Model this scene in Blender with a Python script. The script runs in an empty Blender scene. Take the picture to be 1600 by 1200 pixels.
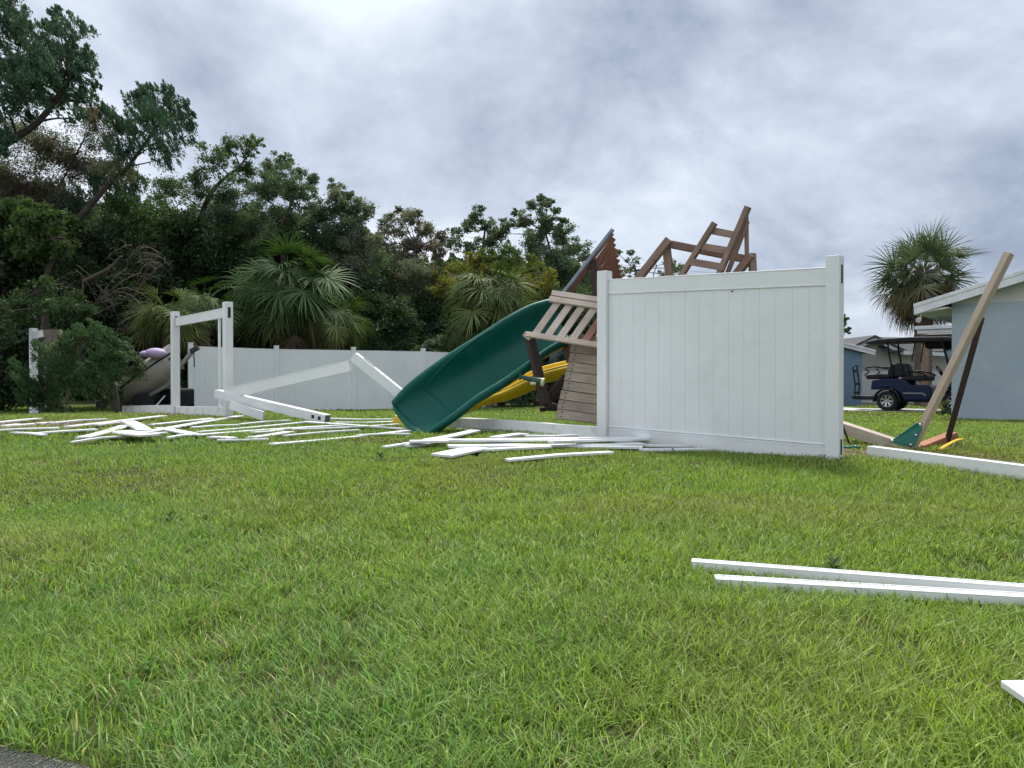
import bpy, bmesh, math, random
import numpy as np
from mathutils import Vector, Matrix
R = math.radians
random.seed(7)
rng = np.random.default_rng(7)
S = bpy.context.scene
C = S.collection
# ---------------------------------------------------------------- camera
CAMZ = 0.9
F = 1200.0
PITCH = math.atan(12 / 1200)
cd = bpy.data.cameras.new("camera"); cam = bpy.data.objects.new("camera", cd); C.objects.link(cam)
cd.sensor_width = 36; cd.lens = 27.0; cd.clip_end = 2000; cd.clip_start = .05
cam.location = (0, 0, CAMZ); cam.rotation_euler = (R(90) - PITCH, 0, 0)
S.camera = cam
# ---------------------------------------------------------------- world
W = bpy.data.worlds.new("World"); S.world = W; W.use_nodes = True
SUN_EL, SUN_AZ = 60, 12          # azimuth clockwise from +Y
nt = W.node_tree; N = nt.nodes; L = nt.links; N.clear()
def nd(t, tree=None, **kw):
    n = (tree or nt).nodes.new(t)
    for k, v in kw.items(): setattr(n, k, v)
    return n
out = nd('ShaderNodeOutputWorld'); bg = nd('ShaderNodeBackground'); L.new(bg.outputs[0], out.inputs[0])
sky = nd('ShaderNodeTexSky', sky_type='NISHITA', sun_disc=False, sun_elevation=R(SUN_EL), sun_rotation=R(SUN_AZ))
tc = nd('ShaderNodeTexCoord'); sp = nd('ShaderNodeSeparateXYZ'); L.new(tc.outputs['Generated'], sp.inputs[0])
def mth(op, a, b=None, clamp=False):
    n = nd('ShaderNodeMath', operation=op, use_clamp=clamp)
    for i, v in enumerate((a, b)):
        if v is None: continue
        if isinstance(v, (int, float)): n.inputs[i].default_value = v
        else: L.new(v, n.inputs[i])
    return n.outputs[0]
zc = mth('ADD', mth('MAXIMUM', sp.outputs[2], 0.0), 0.50)
cx_ = mth('DIVIDE', sp.outputs[0], zc); cy_ = mth('DIVIDE', sp.outputs[1], zc)
cb = nd('ShaderNodeCombineXYZ'); L.new(cx_, cb.inputs[0]); L.new(cy_, cb.inputs[1])
def noise(vec, scale, det, rough, dist=0.0, off=(0, 0, 0), sc=(1, 1, 1), rot=0):
    m = nd('ShaderNodeMapping'); m.inputs['Location'].default_value = off; m.inputs['Scale'].default_value = sc
    m.inputs['Rotation'].default_value = (0, 0, rot)
    L.new(vec, m.inputs[0]); n = nd('ShaderNodeTexNoise')
    n.inputs['Scale'].default_value = scale; n.inputs['Detail'].default_value = det
    n.inputs['Roughness'].default_value = rough; n.inputs['Distortion'].default_value = dist
    L.new(m.outputs[0], n.inputs['Vector']); return n.outputs[0]
n1 = noise(cb.outputs[0], 2.0, 8, .56, .35, (3.1, 1.7, 0), (1, 1.0, 1), R(-25))
n2 = noise(cb.outputs[0], 0.7, 3, .5, .0, (8.2, 4.4, 0), rot=R(-25))
n3 = noise(cb.outputs[0], 6.5, 6, .6, .3, (1.2, 0.4, 0), (1, 1.2, 1), R(-25))
v = mth('ADD', mth('MULTIPLY', n1, .66), mth('ADD', mth('MULTIPLY', n2, .30), mth('MULTIPLY', n3, .15)))
# the brighter part of the overcast lies up to the left
v = mth('ADD', v, mth('MULTIPLY', sp.outputs[0], -.13))
v = mth('ADD', v, mth('MULTIPLY', mth('SUBTRACT', sp.outputs[2], .25), .12))
v = mth('ADD', v, mth('MULTIPLY', mth('SUBTRACT', .12, sp.outputs[2], True), .55))
rp = nd('ShaderNodeValToRGB'); L.new(v, rp.inputs[0])
e = rp.color_ramp.elements
e[0].position = .40; e[0].color = (.20, .24, .315, 1)
e[1].position = .725; e[1].color = (.72, .76, .82, 1)
x = e.new(.55); x.color = (.42, .465, .54, 1)
mx = nd('ShaderNodeMix', data_type='RGBA'); mx.inputs[0].default_value = .93
sk = nd('ShaderNodeMix', data_type='RGBA', blend_type='MULTIPLY'); sk.inputs[0].default_value = 1
L.new(sky.outputs[0], sk.inputs[6]); sk.inputs[7].default_value = (.06, .06, .06, 1)
L.new(sk.outputs[2], mx.inputs[6]); L.new(rp.outputs[0], mx.inputs[7]); L.new(mx.outputs[2], bg.inputs[0])
bg.inputs[1].default_value = 1.0
# ---------------------------------------------------------------- sun
sd = bpy.data.lights.new("sun", 'SUN'); sd.energy = 2.8; sd.angle = R(14); sd.color = (1, .96, .9)
so = bpy.data.objects.new("sun", sd); C.objects.link(so)
so.rotation_euler = (R(90 - SUN_EL), 0, R(180 - SUN_AZ) + 0)
sdir = Vector((math.sin(R(SUN_AZ)) * math.cos(R(SUN_EL)), math.cos(R(SUN_AZ)) * math.cos(R(SUN_EL)), math.sin(R(SUN_EL))))
so.rotation_euler = sdir.to_track_quat('Z', 'Y').to_euler()
so.location = (0, 0, 30)
S.view_settings.view_transform = 'Standard'; S.view_settings.look = 'None'
S.view_settings.exposure = 0.8; S.view_settings.gamma = 1
S.render.engine = 'CYCLES'
S.cycles.max_bounces = 6; S.cycles.diffuse_bounces = 3; S.cycles.transparent_max_bounces = 4

# ---------------------------------------------------------------- geometry helpers
def ray(px, py):
    X = (px - 800) / F; U = (600 - py) / F
    c, s = math.cos(PITCH), math.sin(PITCH)
    return Vector((X, c + U * s, -s + U * c))
def P(px, py, d):                       # the world point seen at a photo pixel, at distance d along the view
    r = ray(px, py); return Vector((0, 0, CAMZ)) + r * (d / r.y)
PY_ = [-400, 0, 3, 5, 7, 9, 11, 13, 15.4, 19, 22, 26, 34, 60, 400]
PZ_ = [0, 0, 0, .05, .12, .15, .13, .08, .02, -.07, -.12, -.14, -.33, -.4, -.4]
def gz(x, y):
    x = np.asarray(x, float); y = np.asarray(y, float)
    z = np.interp(y, PY_, PZ_) + .15 * np.exp(-((x + 6) ** 2 + (y - 13) ** 2) / 30)
    a = np.clip((y - 1.9) / 1, 0, 1) * np.clip((40 - y) / 10, 0, 1)
    return z + a * (.012 * np.sin(x * 2.1 + 1.3 * np.sin(y * .9)) + .010 * np.sin(y * 2.7 + x * .8))
def g(x, y): return float(gz(x, y))
def G(px, py, lift=0.0):
    r = ray(px, py); d = 1.0
    while d < 120:
        p = Vector((0, 0, CAMZ)) + r * (d / r.y)
        if p.z <= g(p.x, p.y) + lift: return p
        d += .01 + d * .001
    return p
def vnoise(x, y, s, seed):
    r_ = np.random.default_rng(seed); T = r_.random((256, 256))
    x = np.asarray(x) * s + 1000.3; y = np.asarray(y) * s + 1000.7
    xi = np.floor(x).astype(int); yi = np.floor(y).astype(int); fx = x - xi; fy = y - yi
    fx = fx * fx * (3 - 2 * fx); fy = fy * fy * (3 - 2 * fy)
    a = T[xi % 256, yi % 256]; b = T[(xi + 1) % 256, yi % 256]; c = T[xi % 256, (yi + 1) % 256]; d = T[(xi + 1) % 256, (yi + 1) % 256]
    return (a * (1 - fx) + b * fx) * (1 - fy) + (c * (1 - fx) + d * fx) * fy

def V(*a): return Vector(a)
class MB:
    def __init__(s): s.v = []; s.f = []; s.uv = []; s.sm = []
    def add(s, vs, fs, uvs=None, smooth=False):
        o = len(s.v); s.v += [tuple(p) for p in vs]
        for i, f in enumerate(fs):
            s.f.append([o + k for k in f]); s.sm.append(smooth)
            s.uv.append(uvs[i] if uvs else [(vs[k][0] + vs[k][1], vs[k][2]) for k in f])
        return s
    def frame(s, o, ax, ay, az, lx, ly, lz, taper=1.0):   # box centred at o; ax = length axis
        off = random.random() * 50
        hx, hy, hz = lx / 2, ly / 2, lz / 2; vs = []
        for i in (-1, 1):
            t = 1 if i < 0 else taper
            for j in (-1, 1):
                for k in (-1, 1): vs.append(o + ax * (i * hx) + ay * (j * hy * t) + az * (k * hz * t))
        F_ = [(0, 1, 3, 2), (4, 6, 7, 5), (0, 4, 5, 1), (2, 3, 7, 6), (0, 2, 6, 4), (1, 5, 7, 3)]
        uvs = []
        for n, f in enumerate(F_):
            u = []
            for q in f:
                i, j, k = q >> 2, (q >> 1) & 1, q & 1
                if n < 2: u.append((j * ly + off, k * lz + off))
                elif n < 4: u.append((i * lx + off, k * lz + n + off))
                else: u.append((i * lx + off, j * ly + n + off))
            uvs.append(u)
        return s.add(vs, F_, uvs)
    def box(s, c, l, rz=0):
        ax = V(math.cos(rz), math.sin(rz), 0); ay = V(-math.sin(rz), math.cos(rz), 0)
        return s.frame(Vector(c), ax, ay, V(0, 0, 1), *l)
    def beam(s, a, b, w, h, up=(0, 0, 1), roll=0, taper=1.0):      # h is along 'up'
        a, b = Vector(a), Vector(b); ax = (b - a).normalized(); up = Vector(up)
        ay = up.cross(ax)
        if ay.length < 1e-3: ay = V(1, 0, 0).cross(ax)
        ay.normalize(); az = ax.cross(ay)
        if roll:
            q = Matrix.Rotation(roll, 3, ax); ay = q @ ay; az = q @ az
        return s.frame((a + b) / 2, ax, ay, az, (b - a).length, w, h, taper)
    def tube(s, pts, r, n=8, cap=True, smooth=True):
        pts = [Vector(p) for p in pts]; m = len(pts)
        rr = r if isinstance(r, (list, tuple)) else [r] * m
        vs = []; prev = None; ll = 0; Ls = []
        for i, p in enumerate(pts):
            t = (pts[min(i + 1, m - 1)] - pts[max(i - 1, 0)])
            t = t.normalized() if t.length > 1e-9 else V(0, 0, 1)
            if prev is None:
                a = t.cross(V(0, 0, 1));
                if a.length < .05: a = t.cross(V(1, 0, 0))
            else: a = prev - t * prev.dot(t)
            a.normalize(); prev = a; b = t.cross(a)
            if i: ll += (p - pts[i - 1]).length
            Ls.append(ll)
            for k in range(n):
                th = 2 * math.pi * k / n; vs.append(p + (a * math.cos(th) + b * math.sin(th)) * rr[i])
        fs = []; uvs = []
        for i in range(m - 1):
            for k in range(n):
                k2 = (k + 1) % n; fs.append((i * n + k, i * n + k2, (i + 1) * n + k2, (i + 1) * n + k))
                c = rr[i] * 6.28
                uvs.append([(Ls[i], k / n * c), (Ls[i], (k + 1) / n * c), (Ls[i + 1], (k + 1) / n * c), (Ls[i + 1], k / n * c)])
        s.add(vs, fs, uvs, smooth)
        if cap:
            s.add(vs[:n], [tuple(range(n))[::-1]]); s.add(vs[-n:], [tuple(range(n))])
        return s
    def prism(s, poly, off):           # closed polygon list, extruded by vector off
        poly = [Vector(p) for p in poly]; off = Vector(off); n = len(poly)
        vs = poly + [p + off for p in poly]
        fs = [tuple(range(n))[::-1], tuple(range(n, 2 * n))] + [(i, (i + 1) % n, n + (i + 1) % n, n + i) for i in range(n)]
        return s.add(vs, fs)
    def grid(s, rows, smooth=True, closed=False):     # rows of equal length
        m, n = len(rows), len(rows[0]); vs = [p for r in rows for p in r]; fs = []
        for i in range(m - 1):
            for k in range(n - (0 if closed else 1)):
                fs.append((i * n + k, i * n + (k + 1) % n, (i + 1) * n + (k + 1) % n, (i + 1) * n + k))
        return s.add(vs, fs, None, smooth)
    def lathe(s, a, b, prof, n=24):     # prof: list of (t along a->b in metres, radius)
        ax = (Vector(b) - Vector(a)).normalized()
        u = ax.cross(V(0, 0, 1)); u = u if u.length > .05 else ax.cross(V(1, 0, 0)); u.normalize(); w = ax.cross(u)
        rows = [[Vector(a) + ax * t + (u * math.cos(k * 2 * math.pi / n) + w * math.sin(k * 2 * math.pi / n)) * q for k in range(n)] for t, q in prof]
        s.grid(rows, True, closed=True); s.add(rows[0], [tuple(range(n))]); return s.add(rows[-1], [tuple(range(n))])
    def build(s, name, m, parent=None, bevel=0, sub=0, solid=0):
        me = bpy.data.meshes.new(name); me.from_pydata(s.v, [], s.f)
        uvl = me.uv_layers.new(name='UVMap'); flat = []
        for u in s.uv:
            for q in u: flat += [q[0], q[1]]
        uvl.data.foreach_set('uv', flat)
        me.polygons.foreach_set('use_smooth', s.sm); me.materials.append(m)
        me.update()
        bm = bmesh.new(); bm.from_mesh(me); bmesh.ops.recalc_face_normals(bm, faces=bm.faces); bm.to_mesh(me); bm.free()
        o = bpy.data.objects.new(name, me); C.objects.link(o)
        if parent:
            o.parent = parent; o.location = -parent.location if parent.type == 'EMPTY' or parent.get('_off') else (0, 0, 0)
        if solid:
            q = o.modifiers.new('solid', 'SOLIDIFY'); q.thickness = solid; q.offset = 0
        if bevel:
            q = o.modifiers.new('bevel', 'BEVEL'); q.width = bevel; q.segments = 2; q.limit_method = 'ANGLE'; q.angle_limit = R(40)
        if sub:
            q = o.modifiers.new('sub', 'SUBSURF'); q.levels = sub; q.render_levels = sub
        return o
def tag(o, label=None, cat=None, group=None, kind=None):
    if label: o['label'] = label
    if cat: o['category'] = cat
    if group: o['group'] = group
    if kind: o['kind'] = kind
    return o
def empty(name, loc, label, cat, group=None, rz=0):
    o = bpy.data.objects.new(name, None); C.objects.link(o); o.location = loc; o.empty_display_size = .2
    o.rotation_euler = (0, 0, rz)
    return tag(o, label, cat, group)

# ---------------------------------------------------------------- materials
def mat(name, col, rough=.6, var=.0, scale=4, col2=None, bump=0, bscale=40, coord='Object', stretch=(1, 1, 1), metal=0, spec=.5, det=5, thresh=(.35, .65), trans=None):
    m = bpy.data.materials.new(name); m.use_nodes = True; t = m.node_tree; n = t.nodes; l = t.links
    b = n['Principled BSDF']; b.inputs['Roughness'].default_value = rough; b.inputs['Metallic'].default_value = metal
    b.inputs['Specular IOR Level'].default_value = spec
    b.inputs['Base Color'].default_value = (*col, 1)
    tcn = n.new('ShaderNodeTexCoord'); mp = n.new('ShaderNodeMapping'); mp.inputs['Scale'].default_value = stretch
    l.new(tcn.outputs[coord], mp.inputs[0])
    if col2:
        ns = n.new('ShaderNodeTexNoise'); ns.inputs['Scale'].default_value = scale; ns.inputs['Detail'].default_value = det; ns.inputs['Roughness'].default_value = .6
        l.new(mp.outputs[0], ns.inputs['Vector'])
        r_ = n.new('ShaderNodeValToRGB'); l.new(ns.outputs[0], r_.inputs[0])
        r_.color_ramp.elements[0].position = thresh[0]; r_.color_ramp.elements[0].color = (*col, 1)
        r_.color_ramp.elements[1].position = thresh[1]; r_.color_ramp.elements[1].color = (*col2, 1)
        l.new(r_.outputs[0], b.inputs['Base Color'])
    if bump:
        nb = n.new('ShaderNodeTexNoise'); nb.inputs['Scale'].default_value = bscale; nb.inputs['Detail'].default_value = 6
        l.new(mp.outputs[0], nb.inputs['Vector']); bp = n.new('ShaderNodeBump'); bp.inputs['Strength'].default_value = bump
        bp.inputs['Distance'].default_value = .01
        l.new(nb.outputs[0], bp.inputs['Height']); l.new(bp.outputs[0], b.inputs['Normal'])
    return m
def leafmat(name, rough=.55, transl=.3, spec=.3, tint=(1, 1, 1)):
    m = bpy.data.materials.new(name); m.use_nodes = True; t = m.node_tree; n = t.nodes; l = t.links
    b = n['Principled BSDF']; b.inputs['Roughness'].default_value = rough; b.inputs['Specular IOR Level'].default_value = spec
    a = n.new('ShaderNodeVertexColor'); a.layer_name = 'Col'
    l.new(a.outputs[0], b.inputs['Base Color'])
    tr = n.new('ShaderNodeBsdfTranslucent'); g_ = n.new('ShaderNodeMix'); g_.data_type = 'RGBA'; g_.blend_type = 'MULTIPLY'
    g_.inputs[0].default_value = 1; l.new(a.outputs[0], g_.inputs[6]); g_.inputs[7].default_value = (1.1, 1.2, .5, 1)
    l.new(g_.outputs[2], tr.inputs[0]); ms = n.new('ShaderNodeMixShader'); ms.inputs[0].default_value = transl
    l.new(b.outputs[0], ms.inputs[1]); l.new(tr.outputs[0], ms.inputs[2]); l.new(ms.outputs[0], n['Material Output'].inputs[0])
    return m
M = {}
M['vinyl'] = mat('vinyl', (.76, .77, .77), .45, col2=(.70, .715, .715), scale=2.2, bump=.03, bscale=60, thresh=(.35, .8))
M['vinyl_dirty'] = mat('vinyl_dirty', (.80, .80, .79), .5, col2=(.62, .61, .57), scale=5, thresh=(.5, .82), bump=.05)
M['vinyl_back'] = mat('vinyl_back', (.83, .84, .84), .45, col2=(.74, .75, .74), scale=1.3, thresh=(.4, .8))
M['dark'] = mat('dark_hollow', (.02, .02, .022), .8)
M['steel_insert'] = mat('steel_insert', (.16, .2, .22), .5, col2=(.1, .13, .14), scale=8)
def wood(name, a, b, c=None):
    m = mat(name, a, .75, col2=b, scale=2.2, coord='UV', stretch=(1.3, 34, 1), bump=.35, bscale=3, thresh=(.3, .7))
    t = m.node_tree; n = t.nodes; l = t.links; bs = n['Principled BSDF']
    src = bs.inputs['Base Color'].links[0].from_socket
    ns = n.new('ShaderNodeTexNoise'); ns.inputs['Scale'].default_value = 2.4; ns.inputs['Detail'].default_value = 4
    tcn = n.new('ShaderNodeTexCoord'); l.new(tcn.outputs['UV'], ns.inputs['Vector'])
    mr = n.new('ShaderNodeMapRange'); mr.inputs[1].default_value = .35; mr.inputs[2].default_value = .7; mr.inputs[3].default_value = 0; mr.inputs[4].default_value = .75
    l.new(ns.outputs[0], mr.inputs[0]); mxn = n.new('ShaderNodeMix'); mxn.data_type = 'RGBA'
    l.new(mr.outputs[0], mxn.inputs[0]); l.new(src, mxn.inputs[6]); mxn.inputs[7].default_value = (*(c or b), 1)
    l.new(mxn.outputs[2], bs.inputs['Base Color']); return m
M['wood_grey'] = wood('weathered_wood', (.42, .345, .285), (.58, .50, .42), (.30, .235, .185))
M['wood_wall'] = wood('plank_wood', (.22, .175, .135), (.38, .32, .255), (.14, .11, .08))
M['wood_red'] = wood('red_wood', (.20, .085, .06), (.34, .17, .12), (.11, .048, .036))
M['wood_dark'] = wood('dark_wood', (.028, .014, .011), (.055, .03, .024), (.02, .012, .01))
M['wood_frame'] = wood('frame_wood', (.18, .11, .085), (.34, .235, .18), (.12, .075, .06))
M['wood_leg'] = wood('leg_wood', (.40, .31, .235), (.54, .44, .34), (.50, .41, .33))
M['wood_orange'] = wood('orange_wood', (.28, .09, .035), (.4, .16, .07), (.2, .07, .03))
M['slide_green'] = mat('green_plastic', (.001, .078, .058), .33, col2=(.002, .092, .068), scale=3, bump=.02, bscale=12, spec=.28)
def weather(m, dirt, amt=.5, sc=6, r0=.28, r1=.6):
    t = m.node_tree; n = t.nodes; l = t.links; b = n['Principled BSDF']; tcn = n.new('ShaderNodeTexCoord')
    a = n.new('ShaderNodeTexNoise'); a.inputs['Scale'].default_value = sc; a.inputs['Detail'].default_value = 9; a.inputs['Roughness'].default_value = .7; l.new(tcn.outputs['Object'], a.inputs['Vector'])
    mr = n.new('ShaderNodeMapRange'); mr.inputs[1].default_value = .52; mr.inputs[2].default_value = .78; mr.inputs[4].default_value = amt; l.new(a.outputs[0], mr.inputs[0])
    src = b.inputs['Base Color'].links[0].from_socket; mm = n.new('ShaderNodeMix'); mm.data_type = 'RGBA'; l.new(mr.outputs[0], mm.inputs[0]); l.new(src, mm.inputs[6]); mm.inputs[7].default_value = (*dirt, 1); l.new(mm.outputs[2], b.inputs['Base Color'])
    m2 = n.new('ShaderNodeMapRange'); m2.inputs[1].default_value = .3; m2.inputs[2].default_value = .7; m2.inputs[3].default_value = r0; m2.inputs[4].default_value = r1; l.new(a.outputs[0], m2.inputs[0]); l.new(m2.outputs[0], b.inputs['Roughness'])
weather(M['slide_green'], (.05, .11, .09), .35, 5)
weather(M['vinyl_dirty'], (.3, .29, .22), .6, 4, .4, .7); weather(M['vinyl'], (.5, .5, .44), .28, 3.2, .38, .55)
M['bracket_green'] = mat('green_bracket', (.006, .16, .115), .35, col2=(.01, .14, .1), scale=6)
M['slide_yellow'] = mat('yellow_plastic', (.82, .56, .02), .38, col2=(.74, .49, .015), scale=5)
M['roof_edge'] = mat('roof_edge', (.12, .15, .18), .6, col2=(.2, .24, .27), scale=9)
M['scope'] = mat('scope_green', (.006, .045, .04), .4)
M['scope_rim'] = mat('scope_rim', (.55, .5, .3), .5)
M['metal'] = mat('bolt_metal', (.55, .55, .55), .35, metal=.9)
M['chain'] = mat('chain_metal', (.05, .045, .045), .6, metal=.5)
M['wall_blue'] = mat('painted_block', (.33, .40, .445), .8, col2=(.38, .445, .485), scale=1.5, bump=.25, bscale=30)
M['trim_white'] = mat('white_trim', (.75, .76, .76), .6, col2=(.6, .62, .62), scale=3)
M['cream'] = mat('cream_siding', (.58, .58, .54), .7, col2=(.5, .5, .47), scale=3)
M['shingle'] = mat('shingle', (.05, .05, .055), .9, col2=(.09, .09, .095), scale=14, bump=.5)
M['beige'] = mat('beige_stucco', (.42, .40, .36), .9, col2=(.36, .345, .31), scale=2)
M['stucco_white'] = mat('white_stucco', (.66, .65, .66), .9, col2=(.58, .57, .58), scale=2)
M['brick'] = mat('brick_column', (.22, .15, .11), .9, col2=(.3, .22, .17), scale=12)
M['navy'] = mat('navy_paint', (.002, .010, .045), .3, spec=.25, col2=(.004, .013, .05), scale=2)
M['black'] = mat('black_plastic', (.008, .008, .010), .5, spec=.2, col2=(.02, .02, .024), scale=6)
M['rubber'] = mat('rubber', (.012, .012, .012), .85, bump=.4, bscale=60)
M['rim'] = mat('alloy', (.55, .55, .55), .3, metal=.8)
M['glass'] = mat('windscreen', (.05, .06, .07), .1, spec=.8)
M['tan'] = mat('gelcoat_tan', (.40, .37, .33), .5, col2=(.31, .29, .26), scale=3)
M['purple'] = mat('lavender_vinyl', (.46, .36, .56), .6, col2=(.4, .3, .5), scale=6)
M['grey_metal'] = mat('grey_galv', (.28, .28, .29), .5, metal=.3)
M['bark'] = mat('bark', (.05, .04, .032), .95, col2=(.09, .075, .06), scale=7, bump=.6, bscale=25)
M['bark_light'] = mat('bark_light', (.16, .13, .105), .95, col2=(.1, .08, .062), scale=9, bump=.4)
M['deadwood'] = mat('dead_twigs', (.09, .07, .055), .95, col2=(.1, .075, .06), scale=9)
M['palm_trunk'] = mat('palm_trunk', (.10, .075, .055), .95, col2=(.17, .13, .10), scale=9, stretch=(1, 1, 4), bump=.8)
M['leaf'] = leafmat('leaf', .6, .3, .2)
M['palm_leaf'] = leafmat('palm_leaf', .6, .18, .14)
M['grass'] = leafmat('grass_blade', .5, .4, .25)
M['concrete'] = mat('concrete', (.5, .5, .46), .9, col2=(.4, .4, .37), scale=3, bump=.2)
M['shed'] = mat('shed_grey', (.15, .17, .2), .8, col2=(.12, .14, .165), scale=3)
M['wire'] = mat('wire', (.03, .03, .03), .7)

# vectorised triangle/quad soup with a vertex colour
def soup(name, verts, faces, cols, m, parent=None, smooth=False):
    me = bpy.data.meshes.new(name); nv, nf, k = len(verts), len(faces), faces.shape[1]
    me.vertices.add(nv); me.vertices.foreach_set('co', verts.astype(np.float32).ravel())
    me.loops.add(nf * k); me.loops.foreach_set('vertex_index', faces.astype(np.int32).ravel())
    me.polygons.add(nf); me.polygons.foreach_set('loop_start', np.arange(0, nf * k, k, dtype=np.int32))
    me.polygons.foreach_set('loop_total', np.full(nf, k, dtype=np.int32))
    if smooth: me.polygons.foreach_set('use_smooth', np.ones(nf, dtype=bool))
    a = me.color_attributes.new('Col', 'FLOAT_COLOR', 'POINT')
    c4 = np.ones((nv, 4), np.float32); c4[:, :3] = cols; a.data.foreach_set('color', c4.ravel())
    me.update(calc_edges=True); me.materials.append(m)
    o = bpy.data.objects.new(name, me); C.objects.link(o)
    if parent: o.parent = parent; o.location = -parent.location
    return o

# ================================================================ SETTING: ground, road, drive
def dirt_mask(x, y):
    m = np.exp(-(((x - 3.95) / 1.15) ** 2 + ((y - (7.3 - .5 * (x - 3.9))) / .62) ** 2) ** 1.6)
    m2 = np.exp(-(((x + 6.6) / 2.0) ** 2 + ((y - (10.0)) / 1.15) ** 2) ** 1.8)
    m3 = np.exp(-(((x + 7.2) / 2.2) ** 2 + ((y - 13.2) / 1.0) ** 2) ** 1.5) * .6
    m4 = np.exp(-(((x + 1.25) / .5) ** 2 + ((y - 8.25) / .16) ** 2)) * .5
    return np.clip(m + m2 + m3 + m4, 0, 1)
def ground():
    ys = np.concatenate([np.arange(-30, 0, 3), np.arange(0, 14, .14), np.arange(14, 30, .5), np.arange(30, 60, 3), [60, 90, 150, 300, 700]])
    xh = np.concatenate([np.arange(0, 12, .2), np.arange(12, 30, 2), [30, 50, 90, 200, 700]])
    xs = np.concatenate([-xh[::-1], xh[1:]])
    X, Y = np.meshgrid(xs, ys); Z = gz(X, Y)
    v = np.stack([X, Y, Z], -1).reshape(-1, 3); nx = len(xs); ny = len(ys)
    i, j = np.meshgrid(np.arange(nx - 1), np.arange(ny - 1)); a = (j * nx + i).ravel()
    f = np.stack([a, a + 1, a + nx + 1, a + nx], -1)
    d = dirt_mask(v[:, 0], v[:, 1])
    c = np.stack([d, d, d], -1)
    m = bpy.data.materials.new('lawn_soil'); m.use_nodes = True; t = m.node_tree; n = t.nodes; l = t.links
    b = n['Principled BSDF']; b.inputs['Roughness'].default_value = .95; b.inputs['Specular IOR Level'].default_value = .1
    tcn = n.new('ShaderNodeTexCoord')
    def NZ(s, d_=6):
        q = n.new('ShaderNodeTexNoise'); q.inputs['Scale'].default_value = s; q.inputs['Detail'].default_value = d_; l.new(tcn.outputs['Object'], q.inputs['Vector']); return q.outputs[0]
    def RP(s, a_, b_, p=(.35, .65)):
        q = n.new('ShaderNodeValToRGB'); q.color_ramp.elements[0].color = (*a_, 1); q.color_ramp.elements[1].color = (*b_, 1)
        q.color_ramp.elements[0].position, q.color_ramp.elements[1].position = p; l.new(s, q.inputs[0]); return q.outputs[0]
    lawn = RP(NZ(9), (.022, .022, .010), (.075, .09, .028)); 
    lawn2 = RP(NZ(1.1, 4), (.025, .03, .012), (.085, .11, .032))
    mm = n.new('ShaderNodeMix'); mm.data_type = 'RGBA'; mm.inputs[0].default_value = .5; l.new(lawn, mm.inputs[6]); l.new(lawn2, mm.inputs[7])
    dirt = RP(NZ(14), (.10, .08, .06), (.24, .20, .16))
    vc = n.new('ShaderNodeVertexColor'); vc.layer_name = 'Col'
    ad = n.new('ShaderNodeMath'); ad.operation = 'ADD'; l.new(vc.outputs[0], ad.inputs[0]); l.new(NZ(5), ad.inputs[1])
    mr = n.new('ShaderNodeMapRange'); mr.inputs[1].default_value = .75; mr.inputs[2].default_value = 1.0; l.new(ad.outputs[0], mr.inputs[0])
    m2 = n.new('ShaderNodeMix'); m2.data_type = 'RGBA'; l.new(mr.outputs[0], m2.inputs[0]); l.new(mm.outputs[2], m2.inputs[6]); l.new(dirt, m2.inputs[7])
    l.new(m2.outputs[2], b.inputs['Base Color'])
    bp = n.new('ShaderNodeBump'); bp.inputs['Strength'].default_value = .8; bp.inputs['Distance'].default_value = .03; l.new(NZ(30), bp.inputs['Height']); l.new(bp.outputs[0], b.inputs['Normal'])
    o = soup('ground', v, f, c, m, smooth=True); tag(o, kind='structure'); return o
ground()
# road in front of the verge: its edge runs through two points at the bottom left of the photo
RA = G(0, 1172); RB = G(120, 1204); rdir = (RB - RA); rdir.z = 0; rdir.normalize(); rn = V(rdir.y, -rdir.x, 0)
if rn.y > 0: rn = -rn
mr_ = mat('asphalt', (.02, .02, .021), .12, col2=(.05, .048, .045), scale=35, bump=.8, bscale=120, det=8)
m_ = MB(); a = RA - rdir * 60; b = RA + rdir * 60
m_.prism([V(a.x, a.y, -.02), V(b.x, b.y, -.02), V(b.x + rn.x * 7, b.y + rn.y * 7, -.02), V(a.x + rn.x * 7, a.y + rn.y * 7, -.02)], (0, 0, .032))
tag(m_.build('road', mr_), kind='structure')
def road_side(x, y): return (x - RA.x) * rn.x + (y - RA.y) * rn.y       # >0 on the road

# site axes: the fence line and every wall run along U, their faces look along -Vv
U = V(.7487, -.6629, 0); Vv = V(.6629, .7487, 0)

# concrete drive
A = G(1300, 646); m_ = MB()
c0 = V(7.6, 23.8, 0)
def sheet(mb, pts, lift):
    n = 14
    for i in range(n):
        a0 = pts[0].lerp(pts[1], i / n); a1 = pts[0].lerp(pts[1], (i + 1) / n); b0 = pts[3].lerp(pts[2], i / n); b1 = pts[3].lerp(pts[2], (i + 1) / n)
        q = [a0, a1, b1, b0]; mb.add([V(p.x, p.y, g(p.x, p.y) + lift) for p in q], [(0, 1, 2, 3)])
s0 = V(*P(1387, 645, 21.6).xy, 0)
sheet(m_, [s0 - U * 4.5, s0 + U * 6, s0 + U * 6 + Vv * 2.4, s0 - U * 4.5 + Vv * 2.4], .04)
tag(m_.build('driveway', M['concrete']), kind='structure')

# ================================================================ FENCES
def wxy(v, z): return V(v.x, v.y, z)
def fence_post(mb, base, z0, z1, w=.127):
    mb.frame(V(base.x, base.y, (z0 + z1) / 2), V(0, 0, 1), U, Vv, z1 - z0, w, w)
def slot(mb, c, face, along, w, h):       # a shallow dark slot lying 2 mm proud of a face
    mb.frame(c, along, face.cross(along), face, h, w, .004)
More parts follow.
